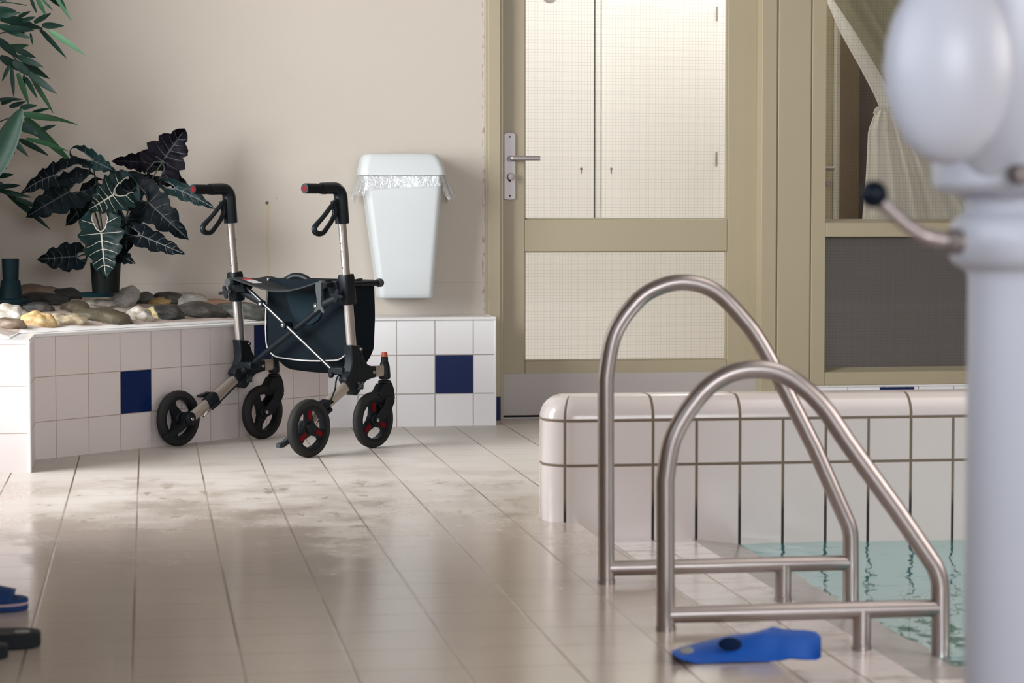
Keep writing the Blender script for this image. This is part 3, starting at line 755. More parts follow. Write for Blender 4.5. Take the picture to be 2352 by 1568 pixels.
for i in range(cols + 1):
    u = i / cols; f_ = front_at(u); b_ = BK[0].lerp(BK[1], u); r_ = []
    wob = mnoise.noise((u * 38, 2.2, 0)) * 0.022 + mnoise.noise((u * 110, 7.2, 0)) * 0.01
    for j in range(rows + 1):
        v = j / rows; p = f_.lerp(b_, v)
        if j < 6: p = p + (f_ - b_).normalized() * wob * (1 - j / 6)
        z = bed_at(p.x, p.y) if j else HZ + 0.0008
        r_.append(bm.verts.new((p.x, p.y, z)))
    grid.append(r_)
for a, b_ in zip(grid, grid[1:]):
    for j in range(rows):
        f_ = bm.faces.new((a[j], b_[j], b_[j + 1], a[j + 1])); f_.material_index = 1 if j < 3 else 0
obj('mortar_bed', lo(bm), ['mortar', 'mortar_white'], t, angle=180)

# ---- rocks set in the bed: (px centre, py centre, width px, height px, material, base z, label)
rock_mat('rock_white', (0.30, 0.26, 0.21), (0.52, 0.49, 0.44), (0.60, 0.58, 0.55), 16)
rock_mat('rock_tan', (0.36, 0.22, 0.085), (0.52, 0.36, 0.17), (0.62, 0.50, 0.33), 14)
rock_mat('rock_cream', (0.12, 0.11, 0.085), (0.46, 0.37, 0.24), (0.56, 0.51, 0.40), 22)
rock_mat('rock_olive', (0.050, 0.042, 0.026), (0.085, 0.068, 0.040), (0.12, 0.10, 0.065), 10)
rock_mat('rock_streaked', (0.20, 0.14, 0.07), (0.50, 0.46, 0.40), (0.64, 0.62, 0.58), 30)
rock_mat('rock_banded', (0.012, 0.012, 0.012), (0.035, 0.033, 0.030), (0.07, 0.065, 0.055), 20, stripe=(-0.038, 0.011, (0.50, 0.42, 0.22, 1)))
rock_mat('rock_black', (0.010, 0.010, 0.011), (0.026, 0.025, 0.026), (0.06, 0.055, 0.05), 14)
rock_mat('rock_dark', (0.016, 0.017, 0.016), (0.055, 0.050, 0.044), (0.12, 0.10, 0.085), 18)
rock_mat('rock_greengrey', (0.030, 0.033, 0.030), (0.075, 0.078, 0.070), (0.16, 0.16, 0.145), 26)
rock_mat('rock_brown', (0.11, 0.075, 0.050), (0.20, 0.145, 0.105), (0.28, 0.21, 0.16), 12)
rock_mat('rock_red', (0.26, 0.135, 0.080), (0.34, 0.195, 0.125), (0.40, 0.25, 0.17), 12)
rock_mat('rock_grey', (0.24, 0.22, 0.205), (0.40, 0.375, 0.35), (0.48, 0.455, 0.43), 18)
rock_mat('rock_ochre', (0.20, 0.125, 0.045), (0.33, 0.215, 0.085), (0.42, 0.29, 0.13), 22)
ROCKS = [
 (18, 716, 74, 40, 'rock_white', 'white grey-streaked rock at the left edge of the planter front', 1),
 (14, 742, 74, 26, 'rock_brown', 'brown rock at the left edge against the planter rim', 0),
 (88, 731, 64, 36, 'rock_tan', 'rounded yellow-tan rock at the planter front corner', 0),
 (147, 732, 86, 30, 'rock_cream', 'cream and grey mottled rock between the tan and olive rocks', 0),
 (240, 724, 108, 34, 'rock_olive', 'long olive-brown rock at the front of the planter', 0),
 (318, 720, 56, 36, 'rock_streaked', 'white and ochre streaked rock left of the banded black rock', 0),
 (378, 716, 78, 36, 'rock_banded', 'black rock crossed by a pale yellow band', 0),
 (462, 710, 104, 34, 'rock_dark', 'dark grey-brown rock just right of the banded rock', 0),
 (566, 712, 130, 36, 'rock_greengrey', 'long green-grey rock behind the left walker post', 0),
 (86, 705, 60, 24, 'rock_dark', 'dark grey rock behind the yellow-tan rock', 1),
 (174, 704, 58, 28, 'rock_olive', 'small olive-brown rock behind the long olive rock', 1),
 (226, 696, 64, 22, 'rock_streaked', 'white and brown streaked rock in front of the plant saucer', 1),
 (283, 682, 66, 44, 'rock_grey', 'tall pale grey rock right of the potted plant', 1),
 (370, 692, 62, 22, 'rock_ochre', 'flat ochre rock behind the banded black rock', 1),
 (104, 683, 92, 26, 'rock_black', 'long black rock beside the green pipe', 1),
 (330, 666, 44, 24, 'rock_greengrey', 'dark green rock behind the tall pale rock', 2),
 (386, 673, 66, 26, 'rock_dark', 'grey-brown rock near the wall behind the ochre rock', 2),
 (436, 686, 82, 28, 'rock_grey', 'light grey flat rock behind the dark grey-brown rock', 2),
 (494, 685, 92, 22, 'rock_red', 'reddish brown slab against the wall by the walker knob', 2),
 (84, 656, 92, 28, 'rock_brown', 'brown rock by the wall behind the green pipe', 2),
 (150, 662, 64, 26, 'rock_black', 'black rock by the wall left of the plant pot', 2),
]
for i, (cx, cy, wpx, hpx, mt, lab, row) in enumerate(ROCKS):
    # follow the view line of the rock's foot until it meets the bed
    Y = 7.95
    while Y < 9.36:
        base = at(cx, cy + hpx * 0.42, Y)
        if base.y - base.x > 8.70 and base.z <= bed_at(base.x, base.y) + .002: break
        Y += 0.01
    base.z = min(base.z, bed_at(base.x, base.y) + .012)
    s_ = base.y / F_PX * 1.02
    rx, rz = wpx * s_ / 2 * 1.16, hpx * s_ * 0.70
    ry = max(min(rx * 0.72, 0.075), 0.040)
    base.y = min(base.y + ry * 0.5, YW - ry * 1.15)
    bm = B(); bmesh.ops.create_icosphere(bm, subdivisions=4, radius=1)
    off = Vector((i * 3.1, i * 1.7, i * 0.9))
    for v in bm.verts:
        p = v.co.copy(); n_ = 1 + 0.22 * mnoise.noise(p * 0.9 + off) + 0.17 * mnoise.noise(p * 2.0 + off) + 0.05 * mnoise.noise(p * 5 + off)
        v.co = Vector((p.x * rx * n_, p.y * ry * n_, p.z * rz * n_))
        if i in (4, 7, 8, 14): v.co.z += v.co.x * (-0.10)
        if i == 12: v.co.z += v.co.x * 0.45
    o = obj('rock', bm, mt, angle=180); o.location = (base.x, base.y, base.z + rz * 0.22); tag(o, lab, 'rock', 'rocks set in the planter mortar')

# ================================================================== WASTE BIN ON THE WALL
t = thing('waste_bin', 'white tapered plastic waste bin hung on the wall beside the door', 'bin', (0.98, 9.38, 0.495)); T = Vector(t.location)
zt, zl0_, zb_ = Z_(352, 9.30), Z_(402, 9.28), Z_(684, 9.29)
def bring(z, x0, x1, y0, r): return [(x, y, z) for x, y in rrect((x0 + x1) / 2, (y0 + 9.485) / 2, (x1 - x0) / 2, (9.485 - y0) / 2, r, 6)]
xa0, xa1 = X_(835, 9.28), X_(1021, 9.28); xb0, xb1 = X_(872, 9.29), X_(998, 9.29)
bm = B()
rings = [bring(zb_, xb0 + .006, xb1 - .006, 9.312, .02), bring(zb_ + .004, xb0 + .001, xb1 - .001, 9.306, .024), bring(zb_ + .02, xb0, xb1, 9.303, .026)]
for k in range(1, 7):
    q = k / 6; rings.append(bring(zb_ + .02 + (zl0_ + .02 - zb_ - .02) * q, xb0 + (xa0 - xb0) * q, xb1 + (xa1 - xb1) * q, 9.303 - .015 * q, .028))
loft(bm, rings); obj('body', lo(bm), 'bin_plastic', t, angle=50)
xc0, xc1 = X_(829, 9.275), X_(1027, 9.275)
bm = B()
loft(bm, [bring(zl0_ - .002, xc0 + .003, xc1 - .003, 9.278, .03), bring(zl0_, xc0, xc1, 9.275, .032), bring(zl0_ + .022, xc0 + .002, xc1 - .002, 9.277, .032), bring(zl0_ + .052, xc0 + .008, xc1 - .014, 9.287, .034), bring(zt - .014, xc0 + .014, xc1 - .022, 9.297, .036), bring(zt - .005, xc0 + .021, xc1 - .029, 9.305, .036), bring(zt, xc0 + .034, xc1 - .042, 9.32, .034)])
obj('lid', lo(bm), 'bin_plastic', t, angle=50)
bm = B(); R_ = []
for k in range(9):                             # loose film skirt of the bag under the lid
    q = k / 8; ring = []
    bas = rrect((xa0 + xa1) / 2, (9.285 + 9.485) / 2, (xa1 - xa0) / 2 + .004, .098, .03, 10); n_ = len(bas)
    for j, (x, y) in enumerate(bas):
        cxm, cym = (xa0 + xa1) / 2, 9.385
        side = max(0, abs((x - cxm) / ((xa1 - xa0) / 2)) - 0.80) / 0.2
        fl_ = q * (0.004 + 0.030 * side + 0.008 * math.sin(j * 1.9) + 0.006 * math.sin(j * 4.3 + 1))
        dv = Vector((x - cxm, (y - cym), 0)).normalized()
        drop = q * (0.055 + 0.035 * side + 0.014 * math.sin(j * 0.9) + 0.010 * math.sin(j * 2.7 + 2))
        ring.append((x + dv.x * fl_, min(y + dv.y * fl_ * (1 if dv.y < 0 else 0), 9.492), zl0_ + 0.004 - drop))
    R_.append(ring)
loft(bm, R_, cap=False); o = obj('bag_film', lo(bm), 'liner_film', t, angle=180); o['label'] = 'clear crinkled bin bag edge'

# ================================================================== POOL
XW = 1.048; YP = 6.33; YPB = 6.53; ZT = 0.336; RB = 0.062; RC = 0.078
t = thing('pool_parapet', 'raised white tiled pool wall with rounded coping and dark joints', 'pool wall', (3.0, 6.43, 0)); T = Vector(t.location)
def edge_pts(o_, z):                           # outline of the wall in plan, offset inwards by o_, from right end round the left end
    pts = [(6.0, YP + o_)]
    c = (XW + RC, YP + RC); r = RC - o_
    for k in range(9): a = -PI / 2 - (PI / 2) * k / 8; pts.append((c[0] + r * math.cos(a), c[1] + r * math.sin(a)))
    c2 = (XW + RC, YPB - RC)
    for k in range(9): a = PI - (PI / 2) * k / 8; pts.append((c2[0] + r * math.cos(a), c2[1] + r * math.sin(a)))
    pts.append((6.0, YPB - o_)); return [(x, y, z) for x, y in pts]
prof = [(0, -0.95), (0, 0.272)] + [(RB * (1 - math.cos(a)) , ZT - RB + RB * math.sin(a)) for a in [i * PI / 2 / 8 for i in range(9)]]
bm = B(); uvl = bm.loops.layers.uv.new('UVMap')
base = edge_pts(0, 0); us = [0]
for a, b_ in zip(base, base[1:]): us.append(us[-1] + math.dist(a, b_))
vlen = [0]
rings = [[bm.verts.new(p) for p in edge_pts(o_, z)] for o_, z in prof]
zs = [z for _, z in prof]
for i in range(len(rings) - 1):
    for j in range(len(base) - 1):
        f = bm.faces.new((rings[i][j], rings[i + 1][j], rings[i + 1][j + 1], rings[i][j + 1]))
        for lp, (ii, jj) in zip(f.loops, ((i, j), (i + 1, j), (i + 1, j + 1), (i, j + 1))):
            lp[uvl].uv = (6.0 - us[jj], zs[ii])
n_ = len(base)
for j in range(n_ // 2 - 1):
    q = (rings[-1][j], rings[-1][j + 1], rings[-1][n_ - 2 - j], rings[-1][n_ - 1 - j])
    if len(set(q)) == 4:
        f = bm.faces.new(q)
        for lp in f.loops: lp[uvl].uv = (lp.vert.co.x, 0.5)
    else:
        f = bm.faces.new(q[:3])
        for lp in f.loops: lp[uvl].uv = (lp.vert.co.x, 0.5)
obj('tiled_wall', lo(bm), 'pool_wall_tiles', t, angle=40)

bm = B()                                        # ramp from floor down to the pool edge tiles, and the edge tiles themselves
def slab(x0, x1, y0, y1, za, zb):
    vv = [bm.verts.new(p) for p in ((x0, y0, za), (x1, y0, zb), (x1, y1, zb), (x0, y1, za), (x0, y0, -0.3), (x1, y0, -0.3), (x1, y1, -0.3), (x0, y1, -0.3))]
    for q in ((0, 1, 2, 3), (7, 6, 5, 4), (0, 4, 5, 1), (1, 5, 6, 2), (2, 6, 7, 3), (3, 7, 4, 0)): bm.faces.new([vv[i] for i in q])
slab(1.13, 1.21, -3.0, YP + .02, 0.0, Z0)
struct('floor_ramp', bm, 'floor_tiles', smooth=False)
bm = B(); slab(1.21, 1.44, -3.0, YP + .02, Z0, Z0); slab(1.44, 6.0, -3.0, 4.35, Z0, Z0)
struct('floor_pool_edge', bm, 'pool_edge_tiles', smooth=False)
bm = B(); slab(1.44, 1.585, 4.48, YP + .02, Z0, Z0 - .018); slab(1.44, 6.0, 4.35, 4.48, Z0 - .002, Z0 - .010)
struct('trim_5', bm, 'stone_rim', smooth=False)
bm = B(); box(bm, 1.58, 6.0, 4.47, YP + .02, -1.0, -0.95); box(bm, 1.56, 1.584, 4.47, YP + .01, -0.95, -0.075); box(bm, 1.58, 6.0, 4.46, 4.478, -0.95, -0.075)
struct('floor_basin', bm, 'basin', smooth=False)
bm = B(); NXW, NYW = 150, 90; g = []
for i in range(NXW + 1):
    x = 1.57 + (6.0 - 1.57) * (i / NXW) ** 1.6; r_ = []
    for j in range(NYW + 1):
        y = 4.47 + (YP + .001 - 4.47) * j / NYW
        z = -0.066 + 0.0075 * mnoise.noise((x * 3.2, y * 3.2, 1.0)) + 0.0045 * mnoise.noise((x * 8, y * 8, 5.0)) + 0.0026 * mnoise.noise((x * 19, y * 19, 9.0))
        r_.append(bm.verts.new((x, y, z)))
    g.append(r_)
for r0_, r1_ in zip(g, g[1:]):
    for j in range(NYW): bm.faces.new((r0_[j], r1_[j], r1_[j + 1], r0_[j + 1]))
o = obj('pool_water', bm, 'pool_water', angle=180); tag(o, 'rippled turquoise pool water below the tiled pool wall', 'water'); o['kind'] = 'stuff'

# ---- two hooped stainless handrails
def handrail(label, Y, dz, x_shift=0.0, arc=None, zmid=0.033):
    t = thing('pool_handrail', label, 'handrail', (1.3, Y, 0.0), group='stainless handrails at the pool steps'); T = Vector(t.location)
    r = 0.0185
    path = [Vector((p[0] + x_shift, Y, p[1])) for p in arc]
    hoop = fillet([path[0], path[1]], .01) if False else None
    pts = [path[0], path[1]] + smooth_path(path[1:-2], 10)[1:] + fillet([path[-3], path[-2], path[-1]], 0.10, 8)[1:]
    bm = B(); tube(bm, pts, r, 20, ref=(0, 1, 0)); obj('hoop', lo2(bm, T), 'steel', t)
    xl, xr = path[0].x, path[-1].x
    bm = B(); tube(bm, [(xl + .004, Y, zmid), (xr - .004, Y, zmid)], r * 0.95, 20, ref=(0, 1, 0)); obj('bottom_rail', lo2(bm, T), 'steel', t)
    xm = 1.415; bm = B(); tube(bm, [(xm, Y, zmid), (xm, Y, Z0)], r, 20); obj('support_post', lo2(bm, T), 'steel', t)
    for xx, zz, nm in ((xl, 0.0, 'deck'), (xm, Z0, 'mid')):
        bm = B(); lathe(bm, [(r + .0015, 0), (r + .0015, .010), (r, .011)], 20, Matrix.Translation((xx, Y, zz)), cap=False); obj('foot_collar', lo2(bm, T), 'steel', t)
    return t
def lo2(bm, T): bmesh.ops.translate(bm, verts=bm.verts, vec=-T); return bm
ARC = [(1.012, 0.0), (1.010, 0.30), (1.026, 0.385), (1.074, 0.462), (1.125, 0.503), (1.185, 0.518), (1.252, 0.506), (1.322, 0.452), (1.388, 0.362), (1.485, 0.232), (1.578, 0.100), (1.583, -0.30)]
FAR = [(1.008, 0.0), (1.006, 0.46), (1.025, 0.558), (1.075, 0.630), (1.125, 0.662), (1.185, 0.673), (1.250, 0.655), (1.310, 0.600), (1.370, 0.517), (1.485, 0.300), (1.572, 0.110), (1.576, -0.30)]
handrail('near stainless pool handrail with the lower hoop, closest to the blue fin', 4.67, 0, arc=ARC, zmid=0.031)
handrail('far stainless pool handrail with the taller hoop', 5.28, 0, arc=FAR, zmid=0.035)

# ================================================================== POOL HOIST at the right edge
YH = 2.58
def hp(px, py, Y=YH): return at(px, py, Y)
ax = X_(2398, YH); t = thing('pool_hoist', 'white rounded hoist column with a black-knobbed lever at the right edge', 'hoist', (ax, YH, Z0)); T = Vector(t.location)
k = (at(2300, 480, YH) - at(2200, 480, YH)).length / 100
zz = lambda py: Z_(py, YH, 2300)
Mx = Matrix.Translation((ax, YH, 0))
r0 = 165 * k
bm = B(); lathe(bm, [(r0, Z0), (r0, zz(640)), (r0, zz(420))], 48, Mx); obj('column', lo(bm), 'hoist_plastic', t)
bm = B(); lathe(bm, [(r0, zz(640)), (r0 + 4 * k, zz(622)), (196 * k, zz(606)), (207 * k, zz(590)), (209 * k, zz(550)), (205 * k, zz(515)), (192 * k, zz(498)), (176 * k, zz(490))], 48, Mx); obj('collar', lo(bm), 'hoist_plastic', t)
bm = B(); lathe(bm, [(174 * k, zz(505)), (177 * k, zz(460)), (188 * k, zz(448)), (236 * k, zz(438)), (247 * k, zz(424)), (248 * k, zz(330)), (240 * k, zz(300)), (190 * k, zz(285)), (120 * k, zz(275)), (100 * k, zz(200)), (95 * k, zz(-300)), (0, zz(-300))], 48, Mx)
obj('upper_housing', lo(bm), 'hoist_plastic', t)
hc = at(2178, 155, YH - 0.13); bm = B(); sphere(bm, hc, 1.0, 40, (0.0685, 0.055, 0.102)); obj('rounded_head', lo(bm), 'hoist_plastic', t)
tc = at(2330, 60, YH - 0.06); bm = B(); sphere(bm, tc, 1.0, 40, (0.085, 0.07, 0.19)); obj('rear_shell', lo(bm), 'hoist_plastic', t)
for px, py, r_, yy in ((2222, 341, 0.0075, YH - 0.122), (2296, 136, 0.006, YH - 0.150), (2350, 400, 0.011, YH - 0.128)):
    c = at(px, py, yy); bm = B(); lathe(bm, [(0, .006), (r_ * .8, .0055), (r_, .003), (r_, -.02)], 18, Matrix.Translation(c) @ Matrix.Rotation(PI / 2, 4, 'X')); obj('screw', lo(bm), 'hoist_screw', t)
yl = YH - 0.085
bm = B(); tube(bm, smooth_path([at(2215, 556, yl), at(2170, 552, yl), at(2125, 542, yl), at(2085, 518, yl), at(2045, 483, yl), at(2012, 449, yl)], 8), [0.0085] * 16 + [0.0078] * 25, 14); lev = obj('lever', lo(bm), 'lever_metal', t)
bm = B(); lathe(bm, [(.014, 0), (.014, .012), (.010, .016)], 18, Matrix.Translation(at(2206, 555, yl)) @ Matrix.Rotation(-PI / 2, 4, 'Y')); obj('lever_boss', lo(bm), 'hoist_screw', lev)
bm = B(); sphere(bm, at(2007, 446, yl), 0.0150, 28); o = obj('ball_knob', lo(bm), 'black_ball', lev); o['label'] = 'black ball knob'

# ================================================================== ROLLATOR
WA = math.radians(43)
wk = thing('rollator_walker', 'black and silver four-wheeled walking frame parked against the tiled planter', 'walker', (0.454, 8.511, 0), WA)
R_LEAN = 0.105
def tx(z): return 0.08 - (z - 0.353) * R_LEAN
def oval_ring(c, d, a, b_, nrm_y, n=16, pw=3.0):
    """superellipse ring around c, normal d; half-sizes a (in the x-z plane) and b_ (along y)"""
    e1 = Vector((0, 1, 0)); e2 = d.cross(e1).normalized(); out = []
    for i in range(n):
        t_ = 2 * PI * i / n; cc, ss = math.cos(t_), math.sin(t_)
        out.append(Vector(c) + e1 * (b_ * math.copysign(abs(cc) ** (2 / pw), cc)) + e2 * (a * math.copysign(abs(ss) ** (2 / pw), ss)))
    return out
def bar(name, p0, p1, a, b_, mt, parent=wk, pw=3.0):
    p0, p1 = Vector(p0), Vector(p1); d = (p1 - p0).normalized()
    bm = B(); loft(bm, [oval_ring(p0, d, a, b_, 0, 18, pw), oval_ring(p1, d, a, b_, 0, 18, pw)]); return obj(name, bm, mt, parent, angle=45)

def wheel(name, c, outer, refl):
    """tyre (the part) with rim and reflectors below it"""
    R_, wd = 0.0985, 0.0135
    My = Matrix.Translation(Vector(c)) @ Matrix.Rotation(PI / 2, 4, 'X')
    bm = B()
    lathe(bm, [(0.0775, -wd), (0.092, -wd), (0.0965, -wd * .72), (R_, -wd * .3), (R_, wd * .3), (0.0965, wd * .72), (0.092, wd), (0.0775, wd), (0.0775, -wd)], 56, My, cap=False)
    ty = obj(name, bm, 'tyre_rubber', wk, angle=50)
    bm = B()
    lathe(bm, [(0.066, -wd * .95), (0.0785, -wd * .95), (0.0785, wd * .95), (0.066, wd * .95), (0.066, -wd * .95)], 48, My, cap=False)
    lathe(bm, [(0.0, -wd * 1.3), (0.018, -wd * 1.3), (0.022, -wd), (0.022, wd), (0.018, wd * 1.3), (0, wd * 1.3)], 24, My)
    for q in range(3):
        a = PI / 2 + q * 2 * PI / 3 + (0.10 if refl else 0.6)
        rot = Matrix.Rotation(-a, 3, 'Y')
        out = [(0.012, -0.021), (0.045, -0.0138), (0.064, -0.020), (0.070, -0.027), (0.070, 0.027), (0.064, 0.020), (0.045, 0.0138), (0.012, 0.021)]
        prism(bm, out, -0.0085, 0.0085, 'y', Matrix.Translation(Vector(c)) @ rot.to_4x4())
    obj('rim', bm, 'rim_plastic', ty, angle=45, bevel=0.0015)
    if refl:
        for q in range(3):
            a = PI / 2 + q * 2 * PI / 3 + 0.10; rot = Matrix.Rotation(-a, 4, 'Y')
            bm = B(); prism(bm, rrect(0.046, 0, 0.0170, 0.0088, 0.007, 4), outer * 0.0082, outer * 0.0102, 'y', Matrix.Translation(Vector(c)) @ rot)
            obj('red_reflector', bm, 'red_reflector', ty, angle=30)
    return ty

for sg in (1, -1):                              # sg = +1 left side of the walker, -1 right side
    y = sg * 0.27; nm = 'left' if sg > 0 else 'right'
    bar('lower_post', (tx(.345), y, .345), (tx(.60), y, .60), 0.0185, 0.0125, 'alu')
    up = bar('upper_post', (tx(.60), y, .60), (tx(.83), y, .83), 0.0150, 0.0105, 'alu')
    for q in range(5):                          # adjustment holes down the post
        z = 0.635 + q * 0.028; e = tx(z); bm = B()
        lathe(bm, [(0.0, .0), (.0022, .0), (.0022, -.002)], 10, Matrix.Translation((e - 0.0151, y, z)) @ Matrix.Rotation(-PI / 2, 4, 'Y'))
        obj('adjustment_hole', bm, 'dark_gap', up)
    if sg > 0:
        bm = B()
        for q in range(6):
            z = 0.622 + q * 0.021; box(bm, tx(z) + .002, tx(z) + .008, y - .0112, y - .0104, z, z + .0012)
        obj('height_scale', bm, 'dark_gap', up, smooth=False)
    # clamp at seat height, star knob
    bm = B(); loft(bm, [oval_ring((tx(z), y, z), Vector((-R_LEAN, 0, 1)).normalized(), a, b_, 0, 18, 5) for z, a, b_ in ((.508, .023, .019), (.512, .026, .021), (.60, .026, .021), (.612, .024, .019))])
    cl = obj('post_clamp', bm, 'black_plastic', wk, angle=40)
    kc = Vector((tx(.545) - 0.052, y + .004, .540)); bm = B()
    pts = []
    for q in range(32):
        a = 2 * PI * q / 32; rr = 0.0170 + 0.0080 * math.cos(4 * a + 0.8 * sg); pts.append((rr * math.cos(a), rr * math.sin(a)))
    Mk = Matrix.Translation(kc) @ Matrix.Rotation(0.55, 4, 'Z')
    prism(bm, pts, -0.006, 0.006, 'x', Mk); tube(bm, [kc, kc + Vector((0.05, 0, 0.002))], 0.006, 10)
    obj('star_knob', bm, 'black_plastic', cl, angle=40, bevel=0.001)
    # hub casting that joins post, rear leg and front arm
    out = [(.056, .368), (.106, .364), (.112, .345), (.124, .318), (.142, .298), (.162, .290), (.188, .289), (.190, .250), (.165, .246), (.138, .240), (.120, .226), (.104, .204), (.086, .190), (.070, .196), (.030, .246), (.034, .258), (.054, .276), (.062, .305), (.060, .345)]
    bm = B(); prism(bm, out, y - 0.019, y + 0.019, 'y'); hub = obj('frame_hub', bm, 'black_plastic', wk, angle=30, bevel=0.004)
    for bx, bz in ((.107, .352), (.174, .268), (.118, .300)):
        bm = B(); lathe(bm, [(0, .004), (.0055, .0035), (.0065, .0)], 14, Matrix.Translation((bx, y - 0.019, bz)) @ Matrix.Rotation(PI / 2, 4, 'X')); obj('bolt', bm, 'steel_bolt' if bz != .300 else 'black_plastic', hub)
    bm = B()
    kn = Vector((.098, y - .022, .225))
    for q in range(4): a = PI / 4 + q * PI / 2; tube(bm, [kn, kn + Vector((.015 * math.cos(a), -.004, .015 * math.sin(a)))], 0.005, 10)
    tube(bm, [kn + Vector((0, .006, 0)), kn + Vector((0, -.012, 0))], 0.007, 12); obj('tension_knob', bm, 'grey_plastic', hub)
    # rear leg with brake shoe
    leg = bar('rear_leg', (.075, y, .238), (-.172, y, .100), 0.0185, 0.0125, 'alu_champagne')
    bm = B(); loft(bm, [oval_ring(Vector((.075, y, .238)).lerp(Vector((-.172, y, .100)), q), Vector((-.247, 0, -.138)).normalized(), a, .0165, 0, 18, 4) for q, a in ((.50, .020), (.52, .0225), (.66, .0225), (.68, .020))])
    pts = [(-.045, .178), (-.062, .186), (-.105, .176), (-.110, .168), (-.070, .168)]
    prism(bm, pts, y + sg * .012, y + sg * .034, 'y'); sh = obj('brake_shoe', bm, 'black_plastic', leg, angle=35)
    bm = B(); tube(bm, [(-.085, y - .017, .128), (-.118, y - .018, .110)], .0035, 8); tube(bm, [(-.112, y - .020, .120), (-.128, y - .020, .104)], .0045, 8); obj('cable_end', bm, 'steel_bolt', sh)
    bm = B(); tube(bm, [(-.045, y - .018, .152), (-.085, y - .018, .130)], .0075, 10); obj('cable_sleeve', bm, 'black_plastic', sh)
    bm = B(); lathe(bm, [(.0, .016), (.018, .016), (.024, .012), (.024, -.016), (.0, -.016)], 22, Matrix.Translation((-.180, y, .098)) @ Matrix.Rotation(PI / 2, 4, 'X'))
    tube(bm, [(-.180, y, .098), (-.180, y + sg * .05, .097)], .008, 12)
    loft(bm, [[Vector(p) + e for e in (Vector((0, .008, s1)), Vector((0, -.008, s1)), Vector((0, -.008, -s1)), Vector((0, .008, -s1)))] for p, s1 in (((-.185, y, .096), .020), ((-.225, y, .066), .011), ((-.268, y, .046), .009), ((-.290, y, .044), .007))])
    kl = obj('tipping_lever', bm, 'black_plastic' if sg > 0 else 'grey_plastic', leg, angle=40)
    bm = B(); lathe(bm, [(0, .002), (.006, .0015), (.0065, 0)], 14, Matrix.Translation((-.178, y - .0165, .098)) @ Matrix.Rotation(PI / 2, 4, 'X')); obj('axle_bolt', bm, 'steel_bolt', leg)
    wheel('rear_wheel', (-.187, sg * .316, .0985), sg, sg < 0)
    # front arm, caster fork, caster wheel
    bar('front_arm', (.150, y, .269), (.236, y, .269), 0.0195, 0.012, 'alu_champagne', pw=7)
    bm = B(); lathe(bm, [(.0135, .238), (.020, .240), (.021, .250), (.0185, .285), (.0145, .298), (.0125, .300), (.0125, .318), (0, .318)], 24, Matrix.Translation((.252, y, 0)))
    lathe(bm, [(.018, .222), (.0235, .226), (.0235, .232), (.018, .236)], 24, Matrix.Translation((.252, y, 0)))
    crown = [(.228, .224), (.270, .226), (.282, .200), (.286, .170), (.276, .150), (.262, .160), (.222, .172), (.206, .180), (.204, .194)]
    prism(bm, crown, y - .020, y + .020, 'y')
    for s2 in (-1, 1):
        prism(bm, [(.270, .178), (.282, .160), (.262, .128), (.206, .088), (.186, .086), (.176, .100), (.186, .114), (.226, .150), (.236, .180)], y + s2 * .0165, y + s2 * .0235, 'y')
    fk = obj('caster_fork', bm, 'black_plastic', wk, angle=35, bevel=0.002)
    bm = B(); lathe(bm, [(.0105, .316), (.0105, .330), (.0085, .334), (0, .334)], 20, Matrix.Translation((.252, y, 0))); o = obj('stem_cap', bm, 'orange_cap', fk); o['label'] = 'orange-red cap'
    bm = B(); lathe(bm, [(0, .002), (.006, .0015), (.0065, 0)], 14, Matrix.Translation((.190, y - .0236, .099)) @ Matrix.Rotation(PI / 2, 4, 'X')); obj('axle_bolt', bm, 'steel_bolt', fk)
    wheel('front_wheel', (.190, y, .0985), sg, sg < 0)
    # handle
    hz = .910
    path = fillet([(tx(.788), y, .788), (tx(.90) + .002, y, hz), (-.07, y, hz - .002)], 0.038, 8)
    n_ = len(path)
    bm = B(); tube(bm, path, [0.0245 - 0.005 * (i / n_) for i in range(n_)], 18, r2=None, ref=(0, 1, 0)); el = obj('handle_elbow', bm, 'black_plastic', wk, angle=50)
    bm = B(); lathe(bm, [(0, .002), (.004, .0015), (.0045, 0)], 12, Matrix.Translation((tx(.825), y - .0215, .825)) @ Matrix.Rotation(PI / 2, 4, 'X')); obj('handle_screw', bm, 'steel_bolt', el)
    prof_ = [(0.0, -.152), (.0165, -.152), (.0178, -.148)]
    for q in range(7): prof_ += [(.0178 if q % 2 else .0168, -.140 + q * .008)]
    prof_ += [(.0175, -.080), (.0185, -.066), (.0195, -.060), (.0195, -.052), (.0175, -.046)]
    bm = B(); lathe(bm, [(r_, x) for r_, x in prof_], 24, Matrix.Translation((0.0, y, hz - .003)) @ Matrix.Rotation(PI / 2, 4, 'Y')); gp = obj('hand_grip', bm, 'rubber_grip', wk, angle=40)
    bm = B(); lathe(bm, [(0, -.1545), (.0098, -.1540), (.0100, -.152)], 22, Matrix.Translation((0, y, hz - .003)) @ Matrix.Rotation(PI / 2, 4, 'Y')); o = obj('end_reflector', bm, 'red_reflector', gp); o['label'] = 'round red reflector'
    bm = B(); lathe(bm, [(.0100, -.1535), (.0168, -.1535), (.0172, -.151), (.0100, -.151), (.0100, -.1535)], 22, Matrix.Translation((0, y, hz - .003)) @ Matrix.Rotation(PI / 2, 4, 'Y'), cap=False); obj('reflector_ring', bm, 'black_plastic', gp)
    # brake lever loop
    ctrl = [(.012, y, .872), (-.022, y, .846), (-.060, y, .812), (-.098, y, .782), (-.106, y, .768), (-.096, y, .756), (-.066, y, .755), (-.040, y, .776), (-.012, y, .806), (-.004, y, .826), (-.006, y, .850)]
